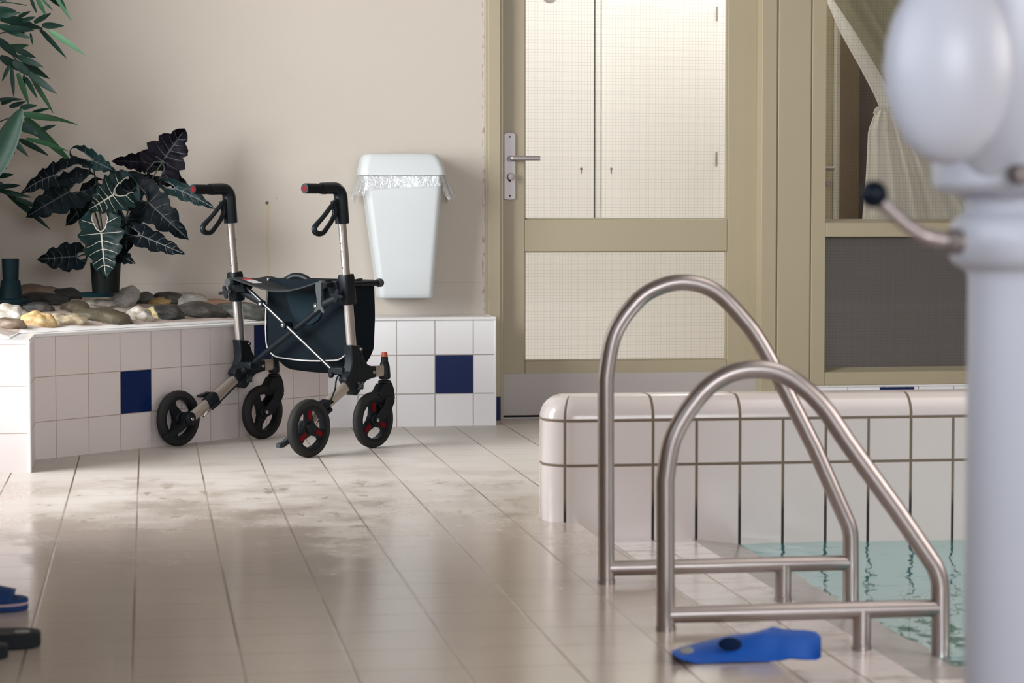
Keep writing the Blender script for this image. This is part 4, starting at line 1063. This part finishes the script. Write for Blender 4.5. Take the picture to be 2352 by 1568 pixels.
    bm = B(); tube(bm, smooth_path(ctrl, 7), [0.0068 + 0.0035 * math.sin(PI * min(1, max(0, (i - 14) / 34))) for i in range(len(ctrl) * 7 - 6)], 12, r2=0.0105, ref=(0, 1, 0))
    prism(bm, [(-.018, .862), (.020, .878), (.020, .830), (-.002, .822)], y - .007, y + .007, 'y'); obj('brake_lever', bm, 'black_plastic', wk, angle=50)
    # brake cable
    if sg < 0: cp = [(.058, y + .02, .262), (.028, y + .014, .262), (.000, y, .246), (-.018, y - .012, .220), (-.034, y - .014, .196), (-.044, y - .012, .176)]
    else: cp = [(.10, y - .028, .250), (.075, y - .030, .226), (.03, y - .026, .205), (-.015, y - .022, .172), (-.045, y - .020, .152)]
    bm = B(); tube(bm, smooth_path(cp, 8), 0.0030, 8); obj('brake_cable', bm, 'black_plastic', wk)
    # seat rail with end caps
    bm = B(); tube(bm, [(-.028, sg * .225, .577), (.285, sg * .225, .577)], .0105, 16); rl = obj('seat_rail', bm, 'black_plastic', wk)
    for xx in (-.028, .270):
        bm = B(); lathe(bm, [(0, -.004), (.0135, -.003), (.0150, 0), (.0150, .014), (.0125, .018)], 20, Matrix.Translation((xx, sg * .225, .577)) @ Matrix.Rotation(PI / 2, 4, 'Y')); obj('end_cap', bm, 'grey_plastic', rl)
    # bracket between rail and clamp, folding link
    bm = B(); prism(bm, [(.020, .590), (.075, .590), (.080, .560), (.066, .535), (.040, .540), (.028, .560)], sg * .205, sg * .252, 'y'); obj('seat_bracket', bm, 'black_plastic', wk, bevel=.003, angle=30)
    bm = B(); tube(bm, [(.062, sg * .255, .545), (.060, sg * .135, .500)], 0.0125, 14, r2=0.006, ref=(1, 0, 0)); lk = obj('folding_link', bm, 'black_plastic', wk)
    bm = B(); lathe(bm, [(0, .006), (.0055, .005), (.0065, 0)], 14, Matrix.Translation((.044, sg * .135, .500)) @ Matrix.Rotation(-PI / 2, 4, 'Y')); obj('pivot_bolt', bm, 'steel_bolt', lk)
    bm = B(); lathe(bm, [(.012, -.01), (.0125, .010)], 18, Matrix.Translation((.052, sg * .135, .500)) @ Matrix.Rotation(-PI / 2, 4, 'Y')); obj('pivot_boss', bm, 'black_plastic', lk)
# grey hook plate on the right rail end
bm = B(); prism(bm, [(-.225 - .013, .585), (-.225 + .013, .585), (-.225 + .014, .560), (-.225 + .008, .530), (-.225 + .006, .505), (-.225 + .022, .486), (-.225 + .014, .482), (-.225 - .004, .494), (-.225 - .022, .478), (-.225 - .028, .486), (-.225 - .012, .510), (-.225 - .014, .545)], -.040, -.033, 'x'); o = obj('hook_plate', bm, 'grey_plastic', wk, angle=30, bevel=.001); o['label'] = 'grey hooked latch plate'
# cross braces
bm = B(); tube(bm, [(.052, .222, .566), (.052, -.225, .266)], 0.0070, 14); b1 = obj('cross_brace', bm, 'black_gloss', wk)
bm = B(); tube(bm, [(.070, -.238, .556), (.070, .190, .290)], 0.0105, 14, r2=0.008, ref=(1, 0, 0)); obj('cross_brace', bm, 'black_plastic', wk)
bm = B(); lathe(bm, [(0, .010), (.0115, .009), (.0125, 0), (.0125, -.03)], 20, Matrix.Translation((.048, .020, .428)) @ Matrix.Rotation(-PI / 2, 4, 'Y')); pv = obj('brace_pivot', bm, 'black_plastic', b1)
bm = B(); lathe(bm, [(0, .004), (.006, .003), (.0068, 0)], 14, Matrix.Translation((.038, .020, .428)) @ Matrix.Rotation(-PI / 2, 4, 'Y')); obj('pivot_bolt', bm, 'steel_bolt', b1)
for sg in (1, -1):
    bm = B(); obox(bm, (.070, sg * .222, .276), (.05, .07, .026)); tube(bm, [(.045, sg * .212, .262), (.030, sg * .212, .262)], .010, 14); obj('brace_socket', bm, 'black_plastic', wk, bevel=.004)
# seat cloth sagging between the rails
bm = B(); g = []
NX, NY = 10, 28
for i in range(NX + 1):
    x = -.012 + .200 * i / NX; r_ = []
    for j in range(NY + 1):
        v = j / NY; yy = .225 - .45 * v
        wrap = 0.012 if 0.02 < v < 0.98 else 0
        z = .592 - 0.040 * math.sin(PI * v) ** 1.3 + .003 * math.sin(i * .8)
        r_.append((x + 0.006 * math.sin(PI * v), yy, z))
    g.append(r_)
top = [[bm.verts.new(p) for p in r_] for r_ in g]; bot = [[bm.verts.new((p[0], p[1], p[2] - .005)) for p in r_] for r_ in g]
for i in range(NX):
    for j in range(NY):
        bm.faces.new((top[i][j], top[i + 1][j], top[i + 1][j + 1], top[i][j + 1])); bm.faces.new((bot[i][j], bot[i][j + 1], bot[i + 1][j + 1], bot[i + 1][j]))
for j in range(NY):
    bm.faces.new((top[0][j], top[0][j + 1], bot[0][j + 1], bot[0][j])); bm.faces.new((top[NX][j], bot[NX][j], bot[NX][j + 1], top[NX][j + 1]))
for i in range(NX):
    bm.faces.new((top[i][0], bot[i][0], bot[i + 1][0], top[i + 1][0])); bm.faces.new((top[i][NY], top[i + 1][NY], bot[i + 1][NY], bot[i][NY]))
seat = obj('seat', bm, 'seat_cloth', wk, angle=50)
def seat_z(yy): return .592 - 0.040 * math.sin(PI * (.225 - yy) / .45) ** 1.3
for mt, ya, yb_, nm in (('label_red', .195, .178, 'red_tag'), ('label_white', .178, .135, 'white_tag')):
    bm = B(); vv = [bm.verts.new((x, yy, seat_z(yy) + .003)) for x, yy in ((.01, ya), (.055, ya), (.055, yb_), (.01, yb_))]; bm.faces.new(vv); obj(nm, bm, mt, seat, smooth=False)
bm = B(); tube(bm, smooth_path([(.150, .115, .562), (.160, .105, .592), (.170, .070, .600), (.175, .030, .588), (.176, .000, .556)], 7), 0.0075, 12, r2=.011, ref=(0, 1, 0)); obj('lifting_strap', bm, 'black_plastic', seat)
# shopping bag hanging in front of the braces
BX0, BX1, BY0, BY1 = .128, .272, .178, -.205
def bag_ring(x, infl=0, zoff=0):
    """closed outline in y-z for the slice at x (rounded lower corners)"""
    f_ = (x - BX0) / (BX1 - BX0); zb = .306 - .048 * math.sin(PI * min(1, f_ * .9)) + .010 * max(0, f_ - .8) * 5
    ya, yb_ = BY0 + infl + .006 * f_, BY1 - infl - .0 * f_
    out = [(ya - .006, .588)]
    for k in range(6): q = k / 5; out.append((ya + .006 * math.sin(q * 3), .588 - (.588 - zb - .055) * q))
    for k in range(1, 7): a = PI / 2 * k / 6; out.append((ya - .06 * (1 - math.cos(a)), zb + .055 - .055 * math.sin(a)))
    for k in range(1, 7): q = k / 7; out.append((ya - .06 + (yb_ + .06 - ya + .06) * q, zb - .006 * math.sin(PI * q)))
    for k in range(0, 7): a = PI / 2 * k / 6; out.append((yb_ + .06 - .06 * math.sin(a), zb + .055 - .055 * math.cos(a)))
    for k in range(1, 6): q = k / 5; out.append((yb_ - .004 * math.sin(q * 3), zb + .055 + (.588 - zb - .055) * q))
    return [Vector((x + 0.010 * mnoise.noise((yy * 7, zz_ * 7, x * 9)), yy, zz_)) for yy, zz_ in out]
bm = B(); loft(bm, [bag_ring(BX0 + (BX1 - BX0) * i / 8) for i in range(9)]); bag = obj('bag', bm, 'bag_cloth', wk, angle=35)
pr = bag_ring(BX0, .001); bm = B(); tube(bm, [p + Vector((-.004, 0, 0)) for p in pr], 0.0026, 8); o = obj('bag_piping', bm, 'piping', bag); o['label'] = 'pale piping'
bm = B(); q_ = [(.085, .560), (.080, .520), (.062, .470), (.040, .440), (.005, .425), (-.040, .428), (-.075, .448), (-.098, .485), (-.105, .560)]
prism(bm, q_, BX0 - .006, BX0 + .004, 'x'); obj('bag_pocket', bm, 'bag_mesh', bag, angle=30, bevel=.002)

# ================================================================== POTTED ALOCASIA
pot_c = on_z(243, 677, 0.500); pot_c.y = min(pot_c.y, 9.18)
pot_c = at(243, 672, 9.16)
pl = thing('potted_alocasia', 'potted plant with dark arrow-shaped white-veined leaves on the rocks', 'plant', pot_c); PT = Vector(pl.location)
def lop(bm): bmesh.ops.translate(bm, verts=bm.verts, vec=-PT); return bm
sp = 9.16 / F_PX
bm = B(); lathe(bm, [(.0, .0), (30 * sp, .0), (34 * sp, 60 * sp), (35 * sp, 68 * sp), (32 * sp, 68 * sp), (30 * sp, 58 * sp), (0, 56 * sp)], 32, Matrix.Translation(pot_c)); obj('pot', lop(bm), 'pot_black', pl)
bm = B(); c = at(223, 674, 9.12); lathe(bm, [(.0, -.012), (.060, -.012), (.068, .004), (.064, .004), (.058, -.006), (0, -.006)], 32, Matrix.Translation(c)); obj('saucer', lop(bm), 'saucer_green', pl)

def alocasia_leaf(hub, tip, width_px, lobe, mt, vein, seed=0, cup=0.10, side=None, droop=0.0, parent=pl):
    """hub, tip = world points; leaf blade between them with two back lobes, scalloped edge and raised veins"""
    A = tip - hub; Ln = A.length; a = A / Ln; wd = width_px * sp
    view = (CAM - hub).normalized()
    S = side.normalized() if side is not None else a.cross(view).normalized()
    S = (S - a * S.dot(a)).normalized(); Nn = S.cross(a)
    if Nn.dot(view) < 0: Nn = -Nn
    rnd = random.Random(seed)
    def half(s): 
        q = (s + lobe) / (1 + lobe)
        base = math.sin(PI * min(1, max(0, q)) ** 0.62) ** 0.75
        return wd / 2 * base * (1 + (0.15 * math.sin(s * 19 + seed) + 0.06 * math.sin(s * 41 + seed * 2)) * (0.3 + q))
    def pt(s, v, lift=0):
        w_ = half(s); off = a * (Ln * s) + S * (w_ * v)
        nz = cup * wd * (v * v) * (0.6 + 0.4 * math.sin(s * 5 + seed)) + 0.03 * wd * math.sin(s * 17 + seed) * abs(v) + 0.06 * wd * (1 - abs(v)) ** 2 * -1 + 0.035 * wd * math.sin(s * 31 - abs(v) * 5) * (1 - abs(v)) * min(1, abs(v) * 4) + 0.03 * wd * mnoise.noise((s * 7, v * 3, seed))
        p = hub + off + Nn * (nz + lift); p.z -= droop * Ln * max(0, s) ** 2
        return p
    bm = B(); ns, nv = 30, 7
    for sd in (-1, 1):
        rows = []
        for i in range(ns + 1):
            s = -lobe + (1 + lobe) * i / ns
            inner = 0.0 if s >= 0 else min(0.75, (-s / lobe) ** 0.8 * 0.62)
            rows.append([bm.verts.new(pt(s, sd * (inner + (1 - inner) * j / nv))) for j in range(nv + 1)])
        for r0_, r1_ in zip(rows, rows[1:]):
            for j in range(nv): bm.faces.new((r0_[j], r0_[j + 1], r1_[j + 1], r1_[j]))
    bmesh.ops.remove_doubles(bm, verts=bm.verts, dist=1e-5)
    if vein:
        def strip(pts, w0, w1):
            n_ = len(pts); prev = None
            for i, (s, v) in enumerate(pts):
                s2, v2 = pts[min(i + 1, n_ - 1)]; s1, v1 = pts[max(i - 1, 0)]
                d = (pt(s2, v2) - pt(s1, v1)).normalized(); o_ = d.cross(Nn).normalized() * (w0 + (w1 - w0) * i / (n_ - 1))
                p = pt(s, v, 0.0022); cur = (bm.verts.new(p - o_), bm.verts.new(p + o_))
                if prev: bm.faces.new((prev[0], prev[1], cur[1], cur[0])).material_index = 1
                prev = cur
        strip([(0.0 + .92 * i / 10, 0.0) for i in range(11)], .0034 * wd / .16, .0012)
        for sd in (-1, 1):
            strip([(-lobe * .72 * i / 6, sd * (.16 + .30 * (i / 6))) if i else (0, 0) for i in range(7)], .0024, .0008)
            strip([(-lobe * .35 - .08 * i / 5, sd * (.32 + .5 * i / 5)) for i in range(6)], .0014, .0005)
            for s0, ex in ((0.03, .02), (.18, .14), (.36, .14), (.54, .13), (.70, .10)):
                strip([(s0 + ex * (i / 6) ** 1.3, sd * .86 * i / 6) for i in range(7)], .0016, .0005)
    return lop(bm), [mt, vein or mt]
LV = [ # hub px, Y, tip px, Y, width, lobe, blade, vein, cup, droop
 ((232, 532), 9.02, (243, 641), 8.99, 96, .52, 'leaf_green', 'leaf_vein', .10, 0),
 ((262, 446), 9.05, (203, 482), 8.99, 92, .85, 'leaf_green', 'leaf_vein', .10, 0),
 ((212, 368), 9.12, (271, 396), 9.05, 44, .85, 'leaf_green', 'leaf_vein_dim', .25, 0),
 ((372, 372), 9.20, (424, 297), 9.22, 100, .55, 'leaf_purple', 'leaf_vein_dim', .15, 0),
 ((330, 372), 9.20, (253, 366), 9.16, 46, .60, 'leaf_purple', 'leaf_vein_dark', .3, .05),
 ((128, 402), 9.05, (47, 422), 8.98, 62, .95, 'leaf_dark', 'leaf_vein_dim', .2, .25),
 ((160, 440), 9.08, (58, 494), 9.02, 84, .62, 'leaf_dark', 'leaf_vein_dark', .25, .05),
 ((402, 432), 9.10, (497, 472), 9.02, 38, .35, 'leaf_green', 'leaf_vein_dim', .3, .08),
 ((338, 462), 9.12, (435, 552), 9.04, 84, .62, 'leaf_dark', 'leaf_vein_dark', .12, 0),
 ((385, 405), 9.22, (434, 424), 9.2, 52, .90, 'leaf_dark', 'leaf_vein_dark', .2, .1),
 ((322, 540), 9.05, (426, 584), 8.98, 50, .40, 'leaf_dark', 'leaf_vein_dim', .2, 0),
 ((178, 588), 9.08, (84, 596), 9.00, 64, .22, 'leaf_dark', 'leaf_vein_dim', .15, 0),
 ((270, 582), 9.05, (312, 606), 9.00, 36, .35, 'leaf_dark', 'leaf_vein_dark', .2, 0),
 ((205, 455), 9.14, (150, 520), 9.10, 60, .60, 'leaf_dark', 'leaf_vein_dark', .2, 0),
 ((290, 500), 9.12, (290, 585), 9.08, 66, .50, 'leaf_dark', 'leaf_vein_dark', .2, 0),
 ((300, 440), 9.18, (345, 400), 9.2, 60, .50, 'leaf_dark', 'leaf_vein_dark', .2, 0),
]
root = at(246, 622, 9.16)
for i, (h, hy, tp, ty_, wpx, lobe, mt, vn, cup, dr) in enumerate(LV):
    hub, tip = at(*h, hy), at(*tp, ty_)
    bm, ms = alocasia_leaf(hub, tip, wpx, lobe, mt, vn, seed=i * 1.3, cup=cup, droop=dr)
    lf = obj('leaf', bm, ms, pl, angle=180)
    if vn == 'leaf_vein': lf['label'] = 'leaf with bold white veins'
    st = root + Vector(((i % 5 - 2) * .010, ((i * 3) % 5 - 2) * .008, 0))
    mid = st.lerp(hub, .55) + Vector((0, 0.02, 0.025 if hub.z > .62 else 0.05))
    bm = B(); tube(bm, smooth_path([st + Vector((0, 0, -.03)), mid, hub + Vector((0, .004, -.002))], 8), [.0042 - .0018 * k_ / 16 for k_ in range(17)], 8)
    obj('leaf_stalk', lop(bm), 'stem_green' if i in (3, 7, 8, 10) else 'stem_dark', pl)

# ================================================================== BAMBOO, BROAD-LEAVED PLANT, PIPE
def blade(bm, p0, p1, wd, mi, nrm_hint, bend=0.06, fold=0.25):
    A = p1 - p0; Ln = A.length; a = A.normalized(); S = a.cross(nrm_hint).normalized(); Nn = S.cross(a)
    n_ = 8; prev = None
    for i in range(n_ + 1):
        t_ = i / n_; w_ = wd / 2 * (math.sin(PI * min(1, (0.06 + 0.94 * t_) ** 0.72)) ** 0.8 if i < n_ else 0.0)
        c = p0 + A * t_ + Nn * (bend * Ln * math.sin(PI * t_)); c.z -= bend * Ln * t_ * t_ * 0.5
        cur = [bm.verts.new(c - S * w_ + Nn * (fold * w_)), bm.verts.new(c), bm.verts.new(c + S * w_ + Nn * (fold * w_))]
        if prev:
            for k_ in range(2): f = bm.faces.new((prev[k_], prev[k_ + 1], cur[k_ + 1], cur[k_])); f.material_index = mi
        prev = cur
bs = at(-46, 690, 9.05)
bp_ = thing('bamboo_plant', 'bamboo with narrow green leaves in the planter at the left edge', 'plant', bs); BT = Vector(bp_.location)
def lob(bm): bmesh.ops.translate(bm, verts=bm.verts, vec=-BT); return bm
for k_, (dx_, dy_) in enumerate(((0, 0), (-.05, .06), (-.03, -.05))):
    pts = [bs + Vector((dx_, dy_, -.02)), bs + Vector((dx_ * 1.3, dy_, .5)), bs + Vector((dx_ * 1.5 + .01, dy_ * 1.2, 1.05))]
    bm = B(); P_ = smooth_path(pts, 10); tube(bm, P_, [.008 + (.0018 if i % 5 == 0 else 0) for i in range(len(P_))], 12); obj('cane', lob(bm), 'cane', bp_)
D_, M_, L_ = 0, 1, 2
BL = [[((70, -6), (85, 31), 7, D_), ((84, -8), (106, 36), 10, M_), ((92, -8), (123, 25), 6, M_), ((108, -10), (138, 15), 10, D_), ((126, -10), (165, 48), 9, L_), ((138, -5), (153, 22), 5, D_), ((40, 42), (71, 25), 9, D_), ((-10, 20), (38, 25), 12, D_), ((-10, -10), (20, 8), 10, D_), ((-6, 35), (48, 28), 14, D_)],
      [((78, 52), (118, 29), 11, D_), ((96, 58), (148, 59), 13, D_), ((50, 48), (82, 38), 10, D_), ((92, 68), (154, 135), 11, D_), ((113, 70), (198, 127), 12, L_), ((15, 70), (75, 88), 11, D_), ((70, 76), (76, 105), 5, D_), ((10, 64), (80, 70), 14, D_), ((20, 50), (100, 64), 16, D_), ((0, 44), (75, 52), 18, D_), ((-5, 60), (60, 76), 15, D_)],
      [((8, 112), (67, 102), 13, M_), ((30, 110), (84, 133), 13, D_), ((40, 130), (103, 154), 14, D_), ((50, 142), (115, 181), 15, D_), ((66, 168), (133, 216), 15, D_), ((27, 155), (32, 225), 9, D_), ((58, 178), (87, 227), 10, D_), ((40, 168), (67, 242), 12, M_), ((72, 178), (124, 260), 10, M_), ((22, 150), (4, 187), 8, D_), ((-8, 88), (45, 135), 17, D_), ((0, 130), (58, 165), 18, D_), ((30, 140), (80, 178), 18, D_), ((55, 172), (58, 202), 6, D_)],
      [((-8, 230), (55, 227), 9, D_), ((2, 238), (38, 226), 8, D_), ((22, 246), (60, 232), 10, D_), ((45, 248), (86, 241), 11, D_), ((72, 259), (120, 247), 7, D_), ((52, 262), (140, 276), 15, M_), ((88, 262), (181, 286), 8, M_), ((58, 270), (168, 374), 21, M_), ((94, 298), (130, 286), 9, D_), ((26, 320), (66, 359), 12, D_), ((42, 320), (113, 357), 13, D_), ((60, 318), (158, 346), 10, M_), ((-6, 340), (36, 352), 10, D_), ((-8, 362), (16, 388), 11, D_), ((30, 280), (90, 310), 20, D_), ((60, 290), (110, 320), 16, D_)],
      [((-8, 405), (33, 400), 11, D_), ((-6, 430), (48, 425), 11, D_), ((-6, 436), (76, 453), 11, D_), ((12, 440), (118, 528), 14, D_), ((36, 455), (106, 486), 11, D_), ((-6, 418), (10, 424), 6, D_)]]
brs = [((-40, 15), (60, 12)), ((-40, 90), (95, 66)), ((-40, 60), (72, 182)), ((-40, 300), (70, 262)), ((-40, 420), (20, 442))]
for bi, (grp, (a, b_)) in enumerate(zip(BL, brs)):
    Yb = 8.75 + 0.09 * bi
    bm = B(); tube(bm, smooth_path([at(*a, 9.0), at((a[0] + b_[0]) / 2, (a[1] + b_[1]) / 2 - 8, Yb + .08), at(*b_, Yb)], 6), .0022, 6); br = obj('branch', lob(bm), 'stem_dark', bp_)
    rr = random.Random(bi); bm = B()
    for (p, q, wpx, mi) in grp:
        y0_ = Yb + rr.uniform(-.06, .06); y1_ = y0_ + rr.uniform(-.07, .05)
        P0, P1 = at(*p, y0_), at(*q, y1_)
        blade(bm, P0, P1, wpx * 1.12 * Yb / F_PX, mi, ((CAM - P0).normalized() + Vector((rr.uniform(-.4, .2), 0, rr.uniform(-.2, .4)))).normalized(), bend=rr.uniform(.01, .05))
    obj('foliage', lob(bm), ['bamboo_dark', 'bamboo_mid', 'bamboo_light'], br, angle=60)
rr = random.Random(99); bm = B()  # extra leaves out of view, added to darken the left corner
for k_ in range(260):
    P0 = Vector((rr.uniform(-.86, -.60), rr.uniform(8.35, 9.40), rr.uniform(.62, 2.2))); P0.x = min(P0.x, at(-14, 300, P0.y).x - .06)
    P1 = P0 + Vector((rr.uniform(-.06, .06), rr.uniform(-.09, .09), rr.uniform(-.10, .03)))
    P1.x = max(P1.x, -.885); blade(bm, P0, P1, rr.uniform(.014, .026), rr.choice((0, 0, 1)), Vector((.3, -1, .3)).normalized())
obj('foliage', lob(bm), ['bamboo_dark', 'bamboo_mid', 'bamboo_light'], bp_, angle=60)
bt = at(-25, 720, 8.55)
br_ = thing('broad_leaved_plant', 'plant with one broad ribbed green leaf in front of the bamboo', 'plant', bt); T = Vector(br_.location)
bm = B(); P0, P1 = at(-30, 420, 8.50), at(50, 249, 8.46); A = P1 - P0; a = A.normalized(); S = a.cross((CAM - P0).normalized()).normalized(); Nn = S.cross(a); g = []
for i in range(17):
    t_ = i / 16; w_ = .040 * (math.sin(PI * min(1, (0.02 + 0.97 * t_) ** .85)) ** .62); row = []
    for j in range(9):
        v = -1 + j / 4; row.append(bm.verts.new(P0 + A * t_ + S * (w_ * v) + Nn * (.22 * w_ * abs(v) + .0012 * math.cos(v * 14) - .03 * A.length * math.sin(PI * t_))))
    g.append(row)
for r0_, r1_ in zip(g, g[1:]):
    for j in range(8): bm.faces.new((r0_[j], r0_[j + 1], r1_[j + 1], r1_[j]))
obj('leaf', lo(bm), 'broad_leaf', br_, angle=180)
bm = B(); tube(bm, smooth_path([bt + Vector((0, 0, -.03)), bt + Vector((-.03, 0, .25)), P0], 8), .006, 10); obj('stalk', lo(bm), 'stem_green', br_)

pc = at(25, 695, 9.02); k_ = 9.02 / F_PX * 1.02
t = thing('pipe_stub', 'dark green pipe stub on a flange among the rocks at the left edge', 'pipe', pc); T = Vector(t.location)
bm = B(); lathe(bm, [(17 * k_, 40 * k_), (19 * k_, 97 * k_), (17 * k_, 97 * k_), (15 * k_, 60 * k_)], 28, Matrix.Translation(pc), cap=False); obj('tube', lo(bm), 'pipe_green', t)
bm = B(); lathe(bm, [(27 * k_, 6 * k_), (21 * k_, 48 * k_), (19 * k_, 50 * k_), (17 * k_, 50 * k_)], 28, Matrix.Translation(pc), cap=False); obj('socket', lo(bm), 'pipe_green', t)
bm = B(); lathe(bm, [(0, -3 * k_), (46 * k_, -3 * k_), (48 * k_, 3 * k_), (46 * k_, 8 * k_), (27 * k_, 10 * k_)], 32, Matrix.Translation(pc)); obj('flange', lo(bm), 'pipe_green', t)

# ================================================================== SWIM FIN, SLIPPERS
fc = Vector((1.06, 4.36, 0.0))
t = thing('swim_fin', 'blue rubber swim fin lying beside the near handrail', 'fin', fc, 0); T = Vector(t.location)
FY = 4.38
# stations along X: (px, py_top, py_bottom) in the photograph turned into width and height at Y = FY
st = [(1543, 1494, 1500, 0.02), (1565, 1486, 1514, .25), (1600, 1477, 1524, .5), (1650, 1466, 1533, .75), (1690, 1458, 1531, .9), (1720, 1457, 1527, 1), (1755, 1448, 1523, 1), (1775, 1440, 1520, 1), (1795, 1446, 1515, 1), (1815, 1448, 1510, 1), (1850, 1449, 1514, 1), (1875, 1453, 1516, 1), (1886, 1468, 1505, 1)]
bm = B(); rings = []
for px, pt_, pb_, k_ in st:
    far, near = at(px, pt_, FY + .055), at(px, pb_, FY - .075)
    x = (far.x + near.x) / 2; ring = []
    zlo = max(0.004, near.z); zhi = max(far.z, zlo + .012)
    for s_ in range(20):
        a = 2 * PI * s_ / 20; cy, sz = math.cos(a), math.sin(a)
        v = (cy + 1) / 2                         # 0 near .. 1 far
        yy = near.y + (far.y - near.y) * v; zz_ = near.z + (far.z - near.z) * v
        th = (0.011 + 0.012 * math.sin(PI * v) * (1 if px < 1760 else .3)) * max(k_, .15)
        ridge = 0.006 * math.exp(-((v - .42) / .10) ** 2) if px > 1690 else 0
        zz_ = max(zz_ + sz * th + (ridge if sz > 0 else 0), 0.002)
        ring.append((near.x + (far.x - near.x) * v, yy, zz_))
    rings.append(ring)
loft(bm, rings); obj('fin_body', lo(bm), 'blue_rubber', t, angle=60)
oc = at(1675, 1487, FY - .03); bm = B(); lathe(bm, [(0, .004), (.7, .003), (1, 0)], 24, Matrix.Translation(oc + Vector((0, -.006, .008))) @ Matrix.Rotation(.9, 4, 'X') @ Matrix.Diagonal((.022, .014, 1, 1))); o = obj('foot_opening', lo(bm), 'blue_dark', t); o['label'] = 'dark foot opening'
for px, py, r_ in ((1576, 1499, .010), (1743, 1460, .008)):
    c = at(px, py, FY - .035 if px < 1600 else FY + .02); bm = B(); lathe(bm, [(0, .002), (r_, .0)], 16, Matrix.Translation(c + Vector((0, -.006, .006))) @ Matrix.Rotation(.9, 4, 'X') @ Matrix.Diagonal((1.3, .7, 1, 1))); obj('wear_patch', lo(bm), 'tan_patch', t)

def slipper(name, label, cat, tip, length, width, th, mt_sole, mt_top, line=None, strap=True, group=None):
    t = thing(name, label, cat, tip, 0, group); bm = B(); out = []
    for i in range(40):
        a = 2 * PI * i / 40; c_, s_ = math.cos(a), math.sin(a)
        x = -length / 2 + length / 2 * math.copysign(abs(c_) ** .8, c_); wv = width / 2 * (1 - .16 * math.cos((x / length) * 2 * PI * 1.0 + PI)) ; out.append((x, wv * math.copysign(abs(s_) ** .85, s_)))
    prism(bm, out, 0.0, th, 'z'); obj('sole', bm, mt_sole, t, angle=40, bevel=.004)
    if line:
        bm = B(); prism(bm, [(x * 1.004, y_ * 1.01) for x, y_ in out], th * .50, th * .68, 'z'); obj('sole_stripe', bm, line, t, angle=40)
    if strap:
        bm = B(); g = []
        for i in range(9):
            x = -.035 - .085 * i / 8; row = []
            for j in range(13):
                a = PI * j / 12; row.append((x + .01 * math.sin(a), width / 2 * 1.0 * math.cos(a), th * .8 + (.022 + .020 * i / 8) * math.sin(a)))
            g.append(row)
        top = [[bm.verts.new(p) for p in r_] for r_ in g]
        for r0_, r1_ in zip(top, top[1:]):
            for j in range(12): bm.faces.new((r0_[j], r0_[j + 1], r1_[j + 1], r1_[j]))
        o = obj('strap', bm, mt_top, t, angle=60); md = o.modifiers.new('thick', 'SOLIDIFY'); md.thickness = .005
    return t
p = on_z(64, 1404, 0); p.y += .03
slipper('slipper', 'navy blue slipper with a pale sole stripe at the left edge', 'slipper', p, .27, .10, .026, 'navy_foam', 'navy_foam', 'pink_line', True, 'slippers on the wet floor')
p = on_z(93, 1489, 0); p.y += .03
s2 = slipper('slipper', 'black flat slipper nearest the camera at the left edge', 'slipper', p, .27, .10, .030, 'black_foam', 'black_foam', None, False, 'slippers on the wet floor')
bm = B(); lathe(bm, [(0, .0012), (.012, .001), (.013, 0)], 20, Matrix.Translation((-.035, -.012, .0305)) @ Matrix.Diagonal((1.2, 1, 1, 1))); obj('sole_badge', bm, 'tan_patch', s2)
p = on_z(18, 1514, 0); p.y += .02
slipper('slipper', 'second black slipper, only its rounded tip showing below the other black one', 'slipper', p, .27, .09, .026, 'black_foam', 'black_foam', None, False, 'slippers on the wet floor')
